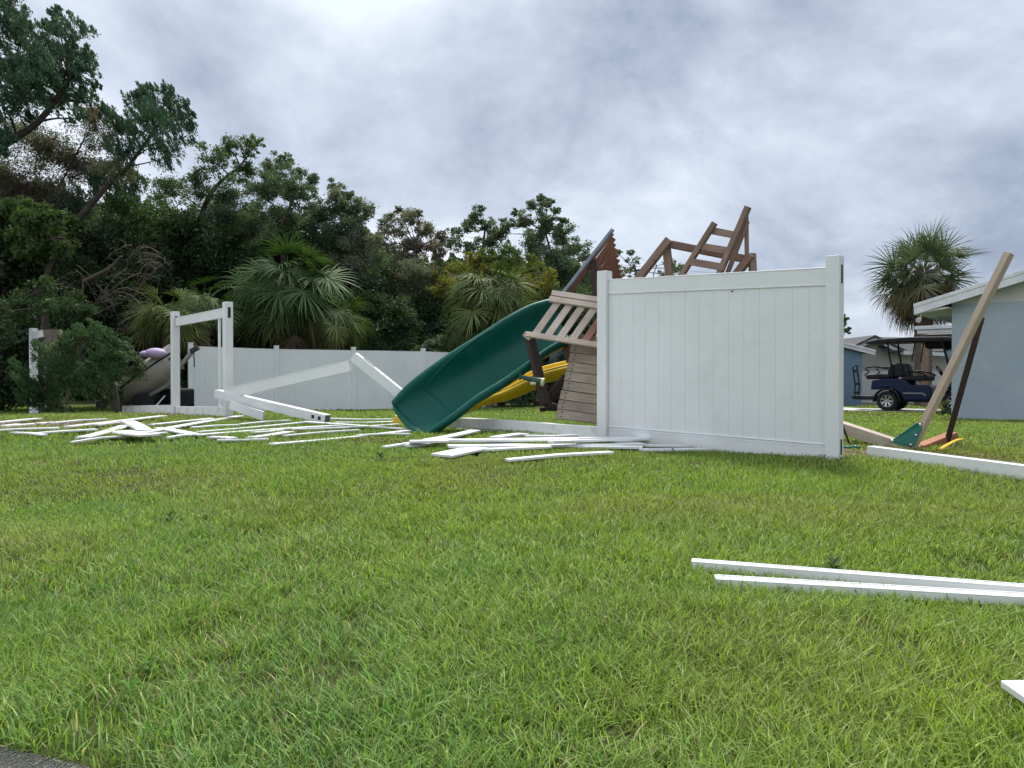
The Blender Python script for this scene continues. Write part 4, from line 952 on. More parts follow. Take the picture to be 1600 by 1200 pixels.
m_ = MB(); c = P(304, 545, 15.6); m_.beam(P(298, 549, 15.6), P(310, 543, 15.55), .07, .09); m_.tube([P(305, 535, 15.6), P(305, 547, 15.58)], .02, 8); m_.build('coupler', M['chain'], tr, bevel=.01)
m_ = MB()
for k in range(12):
    c = P(303.5 - .3 * k * (k < 5), 549 + k * 2.1, 15.55); th = k % 2 * 1.57
    m_.tube([c + V(math.cos(t) * .014 * math.cos(th), math.cos(t) * .014 * math.sin(th), math.sin(t) * .022) for t in np.linspace(0, 6.28, 8)], .005, 5)
m_.build('safety_chain', M['chain'], tr)
# grey tarp-like board beside the far post
m_ = MB(); m_.prism([P(66, 515, 16.8), P(92, 515, 16.6), P(108, 545, 16.4), P(76, 560, 16.6)], (.03, .06, 0)); tag(m_.build('weathered_board', M['bark_light'], bevel=.01), 'grey weathered board propped up among the fallen cedar branches', 'board')

# ================================================================ VEGETATION
def leaf_soup(cen, dirs, size, asp, col, name, parent, m, rs, upbias=.3):
    n = len(cen); d = dirs + rs.normal(0, .5, (n, 3)); d /= np.linalg.norm(d, axis=1)[:, None] + 1e-9
    r = rs.normal(0, 1, (n, 3)); r[:, 2] += upbias; s = np.cross(d, r); s /= np.linalg.norm(s, axis=1)[:, None] + 1e-9
    nn = np.cross(s, d)
    L_ = size * rs.uniform(.6, 1.4, n); Wd_ = L_ * asp
    a = cen - d * (L_ / 2)[:, None]; c = cen + d * (L_ / 2)[:, None]
    b = cen + s * (Wd_ / 2)[:, None] + nn * (L_ * .12)[:, None]; e = cen - s * (Wd_ / 2)[:, None] + nn * (L_ * .12)[:, None]
    v = np.stack([a, b, c, e], 1).reshape(-1, 3); i = np.arange(n) * 4
    f = np.concatenate([np.stack([i, i + 1, i + 2], -1), np.stack([i, i + 2, i + 3], -1)])
    return soup(name, v, f, np.repeat(col, 4, 0), m, parent)
PAL = {'dark': ((.022, .042, .018), (.045, .072, .032)), 'oak': ((.048, .072, .042), (.105, .14, .085)), 'grey': ((.085, .095, .07), (.155, .165, .125)),
       'cedar': ((.026, .056, .034), (.06, .11, .065)), 'cedar2': ((.022, .050, .024), (.06, .105, .045)), 'yellow': ((.10, .105, .02), (.19, .17, .035)), 'mid': ((.035, .065, .02), (.07, .105, .035)), 'bright': ((.05, .10, .02), (.09, .15, .04)),
       'brown': ((.07, .055, .045), (.13, .10, .085))}
PAL = {k: tuple(tuple(c * 1.65 for c in q) for q in v) for k, v in PAL.items()}
def tree(name, label, cat, d, blobs, trunk=None, pal='oak', leaf=.10, dens=1.0, asp=.5, wind=None, spread=.32, nsub=16, seed=1, tr=.16, group=None, bark='bark', pal2=None, p2=.15, twigs=True, droop=0, dd_=1.0):
    rs = np.random.default_rng(seed); rnd = random.Random(seed)
    bl = [(P(q[0], q[1], d + (q[3] if len(q) > 3 else rnd.uniform(-1.2, 1.2) * dd_)), q[2] * d / F) for q in blobs]
    if trunk is None: bx = sum(q[0] for q in blobs) / len(blobs); tp = [P(bx, 640, d)]; tp[0].z = g(tp[0].x, tp[0].y) - .1; tp.append(sum((b[0] for b in bl), V(0, 0, 0)) / len(bl))
    else:
        tp = [P(q[0], q[1], d) for q in trunk]; tp[0].z = min(tp[0].z, g(tp[0].x, tp[0].y)) - .1 if len(trunk) and trunk[0][1] > 600 else tp[0].z
    root = empty(name, tp[0], label, cat, group); tb_ = MB()
    tpp = catmull(tp, 5) if len(tp) > 2 else [tp[0].lerp(tp[1], k / 6) + V(rnd.uniform(-.08, .08), 0, 0) * k for k in range(7)]
    m = len(tpp); tb_.tube(tpp, [tr * (1 - .75 * k / (m - 1)) for k in range(m)], 9)
    tb_.build('trunk', M[bark], root)
    br_ = MB(); cs, ds = [], []
    for c, r in bl:
        near = min(tpp[m // 3:], key=lambda p: (p - c).length + max(0, p.z - c.z) * 1.5)
        mid = near.lerp(c, .5) + V(rnd.uniform(-.2, .2), rnd.uniform(-.2, .2), rnd.uniform(-.1, .25)) * r
        path = catmull([near, mid, c], 4); br_.tube(path, [max(.012, tr * .2 * (1 - .8 * k / (len(path) - 1))) for k in range(len(path))], 6, cap=False)
        ns = max(6, int(nsub * 1.5 * (.6 + .4 * r)))
        for _ in range(ns):
            q = rs.normal(0, 1, 3); q /= np.linalg.norm(q); q *= r * 1.05 * rs.uniform(.1, 1.0) ** .6; q[2] *= .85
            sc_ = np.array(c) + q; sr = r * spread * rs.uniform(.6, 1.35)
            if twigs:
                br_.tube([c, c.lerp(Vector(sc_), .5) + V(0, 0, -.06 * r), Vector(sc_)], [max(.007, tr * .04), .007, .004], 4, cap=False)
            leaf_ = leaf; n = int(dens * 290 * (sr / (leaf * 3.2)) ** 2 * .7) + 14
            n = min(n, 900)
            o = rs.normal(0, 1, (n, 3)); o /= np.linalg.norm(o, axis=1)[:, None]; o *= (rs.uniform(0, 1, n) ** .6 + (rs.random(n) < .16) * rs.uniform(0, .7, n))[:, None] * sr; o[:, 2] *= .75
            if wind is not None: tt = rs.uniform(0, 1, n) ** 1.2; o *= (1 - .75 * tt)[:, None]; o += (tt * 2.6)[:, None] * np.array(wind) * sr
            cs.append(sc_ + o); dr = o / sr + (np.array(wind) * 1.6 if wind is not None else 0) + np.array([0, 0, -droop]); ds.append(dr)
    br_.build('limbs', M[bark], root)
    cs = np.concatenate(cs); ds = np.concatenate(ds); n = len(cs)
    a, b = (np.array(PAL[pal][0]), np.array(PAL[pal][1]))
    t = rs.uniform(0, 1, n) * .6 + .4 * vnoise(cs[:, 0] + cs[:, 1] * .3, cs[:, 2], 1.6, seed)
    col = a + (b - a) * t[:, None]
    if pal2:
        a2, b2 = (np.array(PAL[pal2][0]), np.array(PAL[pal2][1])); w = (vnoise(cs[:, 0] + 7, cs[:, 2] + cs[:, 1] * .4, 1.1, seed + 5) + rs.uniform(-.2, .2, n)) > 1 - p2 * 2; col[w] = (a2 + (b2 - a2) * rs.uniform(0, 1, n)[:, None])[w]
    leaf_soup(cs, ds, leaf, asp, col, 'crown', root, M['leaf'], rs); return root
GT = 'trees of the dark treeline behind the fence'
WIND = (-.35, 0, .75)
tree('tree', 'tallest dark windblown tree filling the upper left corner', 'tree', 22,
     [(15, 45, 45), (-40, 60, 60), (60, 85, 48), (115, 62, 34), (105, 115, 38), (140, 110, 20), (40, 140, 45), (-20, 150, 55), (130, 160, 26), (75, 160, 30), (-10, 215, 40), (10, 12, 30), (-60, 230, 60), (90, 45, 20), (132, 88, 20), (35, 40, 20), (100, 150, 24), (150, 135, 10), (85, 20, 12), (110, 90, 28), (70, 115, 30), (20, 105, 34), (30, 180, 30), (60, 120, 40), (120, 185, 18)],
     trunk=[(-160, 640), (-110, 420), (-30, 260), (60, 190), (110, 120)], pal='cedar', leaf=.09, dens=1.0, asp=.4, wind=(-.3, 0, .6), nsub=17, seed=11, tr=.2, group=GT, spread=.3)
tree('tree', 'thin brownish half bare tree below and right of the tallest one', 'tree', 24,
     [(60, 230, 50), (110, 260, 40), (150, 200, 36), (30, 290, 44), (175, 260, 30), (90, 320, 38), (0, 330, 40), (150, 175, 18), (-30, 280, 50)],
     trunk=[(-20, 640), (30, 450), (80, 320), (130, 220)], pal='brown', leaf=.062, dens=.42, spread=.42, nsub=20, seed=12, group=GT, pal2='grey', p2=.25, tr=.07)
tree('juniper', 'leaning juniper with swept feathery tips, left of centre in the treeline', 'tree', 23,
     [(180, 195, 24), (215, 165, 22), (250, 160, 26), (280, 180, 24), (240, 200, 34), (285, 215, 22), (200, 235, 30), (300, 195, 10), (170, 180, 14), (265, 245, 26), (225, 145, 14), (262, 145, 13), (287, 165, 12), (233, 185, 24), (200, 200, 20), (262, 200, 24), (240, 225, 26), (212, 148, 8), (237, 140, 8), (300, 180, 8), (170, 290, 36), (130, 320, 36), (205, 290, 30)],
     trunk=[(60, 640), (95, 400), (150, 310), (200, 260), (250, 190)], pal='cedar', leaf=.095, dens=1.15, asp=.28, wind=WIND, nsub=17, seed=13, tr=.13, group=GT, spread=.3)
tree('tree', 'airy oak with forked grey limb right of the swept juniper', 'tree', 26,
     [(330, 250, 30), (355, 230, 24), (385, 228, 22), (400, 222, 16), (340, 290, 34), (305, 290, 28), (380, 265, 26), (310, 335, 40), (360, 330, 40), (260, 300, 36), (250, 350, 50)],
     trunk=[(300, 640), (300, 420), (325, 310), (375, 260)], pal='oak', leaf=.078, dens=.6, nsub=15, seed=14, group=GT, pal2='mid', p2=.2)
tree('tree', 'rounded grey green oak rising above the big fan palm', 'tree', 27,
     [(425, 262, 26), (450, 285, 30), (415, 300, 34), (470, 310, 26), (440, 340, 40), (400, 350, 40), (480, 350, 34), (485, 285, 16), (445, 250, 14), (470, 270, 12)], pal='oak', leaf=.078, dens=.9, nsub=18, seed=15, group=GT)
tree('tree', 'grey green oak with domed top right of the palm crown', 'tree', 28,
     [(525, 312, 26), (550, 325, 26), (505, 335, 28), (560, 355, 26), (530, 365, 36), (500, 380, 34), (575, 330, 12), (520, 290, 12), (545, 300, 13), (560, 400, 40), (580, 380, 20)], pal='oak', leaf=.078, dens=.85, nsub=18, seed=16, group=GT, pal2='grey', p2=.2)
tree('tree', 'pale twiggy grey tree in the middle of the treeline', 'tree', 30,
     [(610, 352, 22), (640, 345, 22), (665, 358, 20), (600, 385, 26), (635, 385, 30), (675, 390, 24), (610, 425, 34), (655, 430, 34), (690, 370, 10), (640, 480, 40), (600, 480, 36), (622, 328, 7), (655, 333, 7)], pal='grey', leaf=.08, dens=.72, nsub=20, seed=17, group=GT, pal2='brown', p2=.25)
tree('tree', 'small dark tree with split top between grey tree and tallest right oak', 'tree', 34,
     [(745, 338, 16), (730, 355, 16), (760, 350, 14), (700, 375, 20), (735, 385, 24), (775, 380, 22), (770, 360, 12), (715, 362, 10), (752, 326, 8)], pal='oak', leaf=.095, dens=.75, nsub=16, seed=18, group=GT)
tree('tree', 'dark oak with high crown just left of the playset roof', 'tree', 34,
     [(835, 325, 16), (855, 320, 12), (815, 345, 18), (850, 350, 22), (875, 365, 22), (895, 390, 26), (840, 385, 30), (795, 350, 14), (870, 420, 36), (905, 430, 26), (915, 400, 12), (780, 365, 14), (880, 345, 9), (845, 310, 8), (868, 330, 8), (920, 450, 26), (805, 332, 7)], pal='oak', leaf=.095, dens=.95, nsub=18, seed=19, group=GT)
tree('tree', 'small tree top seen through the playset roof edge and frame', 'tree', 38,
     [(985, 410, 14), (975, 428, 16), (1000, 430, 12), (960, 440, 18), (1048, 410, 12), (1062, 420, 14), (1040, 430, 14), (1030, 445, 16), (965, 395, 7), (940, 440, 20), (985, 396, 7)], pal='oak', leaf=.10, dens=.6, nsub=12, seed=20, group=GT)
tree('tree', 'sliver of dark tree peeking out right of the white panel', 'tree', 30, [(1312, 510, 14), (1318, 500, 8), (1322, 516, 7), (1300, 530, 18), (1305, 490, 10)], pal='dark', leaf=.10, dens=.8, nsub=12, seed=21)
tree('shrub', 'yellow green bush behind the palm next to the slide', 'bush', 29.5,
     [(720, 425, 24), (750, 412, 24), (790, 405, 26), (825, 415, 24), (845, 440, 24), (700, 450, 24), (770, 440, 34), (820, 460, 34), (850, 475, 22), (690, 430, 14), (860, 430, 12)], pal='yellow', leaf=.09, dens=.9, nsub=20, seed=22, pal2='mid', p2=.2)
# understorey masses one can tell apart
US = 'dark understorey shrubs along the treeline'
und = [('dark thicket at the left edge behind the far post', 22, [(-40, 380, 70), (20, 370, 60), (60, 420, 60), (-10, 470, 70), (40, 520, 60), (-60, 540, 80), (-20, 600, 60)], 'dark', .11, 31),
       ('bright leaved shrub under the half bare tree', 20.5, [(60, 340, 30), (80, 370, 32), (45, 380, 28), (100, 350, 22), (20, 330, 26)], 'mid', .12, 32),
       ('dark thicket behind the bare branches left of the palms', 24, [(130, 380, 60), (190, 370, 56), (230, 420, 56), (160, 450, 60), (110, 500, 56), (200, 500, 60), (150, 560, 50), (90, 570, 50)], 'dark', .11, 33),
       ('dark thicket behind the left of the big palm', 26, [(280, 380, 56), (330, 390, 56), (290, 440, 60), (350, 450, 50), (260, 480, 50), (310, 520, 50), (370, 520, 50)], 'dark', .11, 34),
       ('dark thicket behind the right of the big palm', 27.5, [(420, 400, 50), (470, 400, 50), (520, 420, 50), (570, 440, 46), (560, 500, 50), (500, 500, 50), (600, 520, 40)], 'dark', .11, 35),
       ('dark hedge between the big palm and the slide palm', 28, [(620, 500, 44), (660, 500, 40), (690, 480, 36), (640, 540, 44), (690, 540, 44), (730, 520, 40)], 'dark', .10, 36),
       ('dark low hedge under the slides at the end of the fence', 27, [(760, 590, 40), (800, 600, 36), (840, 600, 36), (790, 560, 40), (850, 570, 30), (870, 610, 26), (905, 560, 36), (930, 600, 36)], 'dark', .09, 37),
       ('low dark hedge standing close behind the back fence', 26.6, [(x_, 545 + (k_ % 2) * 30, 30) for k_, x_ in enumerate(range(215, 770, 26))], 'dark', .10, 39),
       ('dark thicket behind the slide palm', 31, [(720, 470, 44), (780, 490, 44), (840, 500, 44), (880, 480, 40), (920, 480, 36), (900, 520, 40)], 'dark', .10, 38)]
for lb, d, bl, pal, lf, sd_n in und: tree('shrub', lb, 'shrub', d, bl, pal=pal, leaf=lf * 1.1, dens=1.0, nsub=22, seed=sd_n, group=US, spread=.36, pal2='oak', p2=.15)
# bare dead branches
rb = random.Random(5); root = empty('dead_brush', V(*P(150, 600, 19.5).xy, g(*P(150, 600, 19.5).xy)), 'tangle of bare brown branches in front of the dark thicket', 'branches'); m_ = MB()
for i in range(34):
    x0, y0 = rb.uniform(100, 260), rb.uniform(370, 480); p = P(x0, y0, 19.5 + rb.uniform(-.8, .8)); dx = rb.choice((-1, -1, 1)); pts = [p]
    dr = V(dx * rb.uniform(.3, .8), 0, rb.uniform(-.5, .45))
    for k in range(6): dr += V(rb.uniform(-.12, .12), rb.uniform(-.15, .15), -.10 + rb.uniform(-.1, .1)); p = p + dr * .24; pts.append(p)
    m_.tube(pts, [.016, .013, .011, .009, .007, .005, .003], 4, cap=False)
    for q in pts[1:-1]:
        e_ = q + V(rb.uniform(-.35, .35), rb.uniform(-.2, .2), rb.uniform(-.35, .2)); m_.tube([q, (q + e_) / 2 + V(0, 0, .04), e_], [.006, .004, .002], 4, cap=False)
for x0, y0, x1, y1 in ((100, 640, 130, 440), (130, 440, 190, 400)):
    m_.tube([P(x0, y0, 19.5), P((x0 + x1) / 2 + 10, (y0 + y1) / 2, 19.6), P(x1, y1, 19.5)], [.05, .04, .025], 6)
m_.build('branches', M['deadwood'], root)
# far wood behind everything
rs = np.random.default_rng(3); n = 130000
px = rs.uniform(-330, 960, n); line = np.interp(px, [-330, 0, 150, 300, 450, 600, 700, 850, 960], [200, 285, 300, 325, 345, 385, 395, 405, 430]) + 26 * (vnoise(px, px * 0, .03, 9) - .5) * 2 + 26 * (vnoise(px, px * 0, .11, 10) - .3) + 14 * (vnoise(px, px * 0, .35, 12) - .5) + np.abs(rs.normal(0, 6, n))
py = line + (632 - line) * rs.uniform(0, 1, n) ** 1.2; d = rs.uniform(38, 46, n)
X = (px - 800) / F * d; Z = CAMZ - (py - 588) / F * d; cs = np.stack([X, d, np.maximum(Z, -.35)], -1)
a, b = np.array(PAL['dark'][0]), np.array(PAL['oak'][0]); col = a + (b - a) * rs.uniform(0, 1, n)[:, None]
o = leaf_soup(cs, rs.normal(0, 1, (n, 3)), .34, .6, col, 'far_woods', None, M['leaf'], rs); tag(o, 'dense dark wood closing the view behind the treeline', 'wood', kind='stuff')

# ---- fan palms
def fan(v, f, c, org, dr, up, size, nl, spread, col, rs, droop=.5, wl=.035):
    """one costapalmate leaf: leaflets radiating from org about dr"""
    dr = dr / np.linalg.norm(dr); sd = np.cross(dr, up); sd /= np.linalg.norm(sd) + 1e-9; nr = np.cross(sd, dr)
    for k in range(nl):
        t = (k / (nl - 1) - .5) * 2; ang = t * spread + rs.normal(0, .03)
        d0 = dr * math.cos(ang) + sd * math.sin(ang) + nr * (.22 * abs(t)) + rs.normal(0, .03, 3)
        ln = size * (1 - .28 * abs(t) ** 2) * rs.uniform(.85, 1.08); w = wl * rs.uniform(.8, 1.2)
        pw = np.cross(d0, nr); pw /= np.linalg.norm(pw) + 1e-9
        p = org.copy(); dd = d0.copy(); base = len(v); cc = col * rs.uniform(.75, 1.3)
        seg = 4
        for s_ in range(seg + 1):
            q = s_ / seg; ww = w * (1 - q) ** .7 * (.5 + q * 1.2 if q < .4 else 1)
            v.append(p + pw * ww * .5 + nr * ww * .25); v.append(p - pw * ww * .5 + nr * ww * .25); c.append(cc); c.append(cc)
            dd = dd + np.array([0, 0, -1]) * droop * (q ** 1.2) * .62; dd /= np.linalg.norm(dd); p = p + dd * ln / seg
        for s_ in range(seg): b_ = base + s_ * 2; f.append((b_, b_ + 1, b_ + 3, b_ + 2))
def palm(label, cen, rad, d, nf, tr, seed, skirt=0, elmin=-.5, green=((.05, .095, .03), (.12, .18, .06)), trunk_to=None, squash=1.0, size=.95, droop=.6, nl=24, elmax=1.3, tw=.25, lift=0, sk0=-.1):
    rs = np.random.default_rng(seed); c0 = np.array(P(cen[0], cen[1], d)); base = V(c0[0], c0[1], g(c0[0], c0[1]) - .1)
    root = empty('fan_palm', base, label, 'palm tree', 'fan palms'); v, f, c = [], [], []; pet = MB(); Rw = rad * d / F
    for i in range(nf):
        az = i * 2.39996 + rs.normal(0, .2); el = math.asin(math.sin(elmin) + (math.sin(elmax) - math.sin(elmin)) * ((i + .5) / nf))
        dr = np.array([math.cos(az) * math.cos(el), math.sin(az) * math.cos(el), math.sin(el) * squash]); L_ = Rw * rs.uniform(.26, .62)
        pm = c0 + dr * L_ * .55 + np.array([0, 0, .06 * Rw]); pe = c0 + dr * L_ + np.array([0, 0, -.06 * Rw * (1 - math.sin(max(el, 0)))])
        pet.tube([Vector(c0), Vector(pm), Vector(pe)], [.022, .016, .010], 5, cap=False)
        a = np.array(green[0]); b = np.array(green[1]); col = a + (b - a) * rs.uniform(0, 1)
        if el < elmin + .3: col = col * .6 + np.array([.15, .13, .045]) * .4
        fd_ = (pe - pm); fd_[2] += (lift - .12) * Rw
        fan(v, f, c, pe, fd_, np.array([0, 0, 1.]) + rs.normal(0, tw, 3), Rw * size * rs.uniform(.5, .66), nl, 1.75, col, rs, droop * rs.uniform(.6, 1.3), wl=.062 * Rw / 2)
    soup('fronds', np.array(v), np.array(f), np.array(c), M['palm_leaf'], root)
    if skirt:
        v, f, c = [], [], []
        for i in range(skirt):
            az = i * 2.39996; el = rs.uniform(-1.2, sk0); dr = np.array([math.cos(az) * math.cos(el), math.sin(az) * math.cos(el), math.sin(el)]); pe = c0 + dr * Rw * rs.uniform(.3, .72) + np.array([0, 0, -.12 * Rw])
            pet.tube([Vector(c0), Vector((c0 + pe) / 2 + np.array([0, 0, .08 * Rw])), Vector(pe)], [.02, .014, .01], 5, cap=False)
            col = np.array([.15, .11, .075]) * rs.uniform(.55, 1.2) if rs.random() < .72 else np.array([.13, .12, .04])
            fan(v, f, c, pe, dr * np.array([.6, .6, 1]) + np.array([0, 0, -.5]), np.array([0, 0, 1.]) + rs.normal(0, .4, 3), Rw * rs.uniform(.35, .55), 18, 1.0, col, rs, 1.2, wl=.03 * Rw / 2)
        soup('dead_fronds', np.array(v), np.array(f), np.array(c), M['palm_leaf'], root)
    pet.build('petioles', M['leafstem'], root)
    m_ = MB(); z1 = c0[2] + .05; n = max(6, int((z1 - base.z) / .12)); pts, rr = [], []
    for k in range(n + 1): pts.append(V(c0[0], c0[1], base.z + (z1 - base.z) * k / n)); rr.append(tr * (1.0 + .12 * (k % 2)))
    m_.tube(pts, rr, 12); m_.build('trunk', M['palm_trunk'], root)
    return root
M['leafstem'] = mat('petiole', (.10, .13, .04), .5)
palm('large dark green fan palm overhanging the back fence', (452, 455), 108, 24.4, 84, .16, 51, elmin=-.95, size=.95, droop=.7, tw=.55, skirt=22, green=((.05, .10, .035), (.13, .20, .075)))
palm('second fan palm mingled with the right side of the large one', (525, 500), 72, 24.2, 34, .14, 52, elmin=-.8, droop=.7, skirt=6, green=((.06, .10, .03), (.14, .18, .06)))
palm('low fan palm with arching fronds left of the open fence frame', (262, 500), 74, 21.5, 40, .14, 53, elmin=-.5, droop=.8, tw=.5, green=((.07, .11, .03), (.16, .20, .065)))
palm('fan palm glimpsed through the open fence frame', (320, 480), 70, 22.5, 34, .14, 54, elmin=-.6, droop=.7)
palm('fan palm rising behind the top of the green slide', (765, 470), 88, 25.6, 74, .15, 55, elmin=-.9, tw=.5, droop=.8, size=1.0, green=((.07, .11, .035), (.17, .21, .075)))
palm('smaller fan palm close behind the green slide', (728, 520), 46, 25.2, 24, .12, 56, elmin=-.6, droop=.8)
palm('tall cabbage palm with brown skirt above the golf cart', (1443, 424), 86, 30, 52, .3, 57, skirt=150, elmin=-.7, droop=.5, size=.95, squash=1.05, elmax=1.45, tw=.8, lift=.16, sk0=-.4, green=((.065, .095, .05), (.14, .17, .10)))

# fallen cedar in front of the left fence
tree('fallen_cedar', 'uprooted bushy cedar lying across the fence line at left', 'tree', 15.2,
     [(60, 600, 34), (95, 560, 38), (130, 530, 24), (165, 545, 30), (120, 590, 40), (75, 630, 26), (150, 610, 36), (190, 580, 30), (185, 545, 24), (110, 535, 26), (205, 560, 16), (50, 620, 22), (150, 512, 13), (175, 620, 20), (100, 635, 20), (40, 600, 16), (218, 575, 10)],
     trunk=[(186, 648), (176, 600), (150, 570), (110, 570), (70, 610)], pal='cedar2', leaf=.07, dens=1.15, asp=.3, wind=(-.25, -.1, .45), nsub=16, seed=61, tr=.06, spread=.34, pal2='grey', p2=.05, dd_=.45, bark='bark')
tree('cedar_limb', 'dark cedar limb hanging above the fallen cedar', 'branch', 17.5,
     [(40, 480, 34), (90, 485, 30), (130, 490, 24), (0, 500, 34), (60, 455, 26), (110, 465, 20), (-30, 480, 30)], trunk=[(-60, 640), (-50, 520), (0, 490), (80, 480)], pal='dark', leaf=.085, dens=1.0, asp=.4, nsub=18, seed=62, tr=.06, dd_=.5)
# vines on the back fence
for i, (px, py, h, w, lb) in enumerate(((483, 598, 20, 13, 'leafy vine clump hanging on the back fence under the big palm'), (546, 590, 26, 6, 'thin vine strand hanging on the back fence beside the post gap'))):
    rs = np.random.default_rng(80 + i); n = 170; dd = 22.9 if i == 0 else 23.45
    t = rs.uniform(-1, 1, n); pxs = px + t * 3 + rs.normal(0, w * .5, n); pys = py + t * h
    cs = np.array([P(a, b, dd) for a, b in zip(pxs, pys)]); r_ = empty('vine', P(px, py - h, dd), lb, 'vine')
    leaf_soup(cs, rs.normal(0, .4, (n, 3)) + np.array([0, 0, -1]), .10, .8, np.array([.025, .05, .02]) * rs.uniform(.6, 1.4, (n, 1)), 'leaves', r_, M['leaf'], rs)
    m_ = MB(); m_.tube([P(px - 2, 556, dd + .02), P(px + 2, py, dd + .02), P(px + w * .3, py + h, dd + .02)], .008, 5); m_.build('stem', M['bark'], r_)
# bush in front of blue house / cart
tree('shrub', 'straggly small bush by the corner of the blue house', 'bush', 17.5, [(1478, 632, 9), (1484, 645, 7), (1472, 642, 6)], pal='mid', leaf=.05, dens=.6, nsub=8, seed=71, tr=.02, dd_=.1)
m_ = MB()
# power lines
up_ = empty('utility_pole', V(*P(1230, 600, 60).xy, -.4), 'utility pole hidden behind the fence panel', 'pole')
pz = P(1230, 430, 60); m_ = MB(); m_.tube([V(pz.x, pz.y, -.5), V(pz.x, pz.y, pz.z + .1)], [.16, .11], 10); m_.build('pole_shaft', M['bark_light'], up_)
for k, lb in enumerate(('upper thin overhead wire between the trees and the playset', 'lower thin overhead wire between the trees and the playset')):
    a, b = P(560, 326 + 9 * k, 60), P(1230, 432 + 6 * k, 60); m_ = MB(); m_.tube([a.lerp(b, t) - V(0, 0, 1.2 * math.sin(math.pi * t)) for t in np.linspace(0, 1, 14)], .010, 4); tag(m_.build('overhead_wire', M['wire']), lb, 'wire', 'overhead wires')

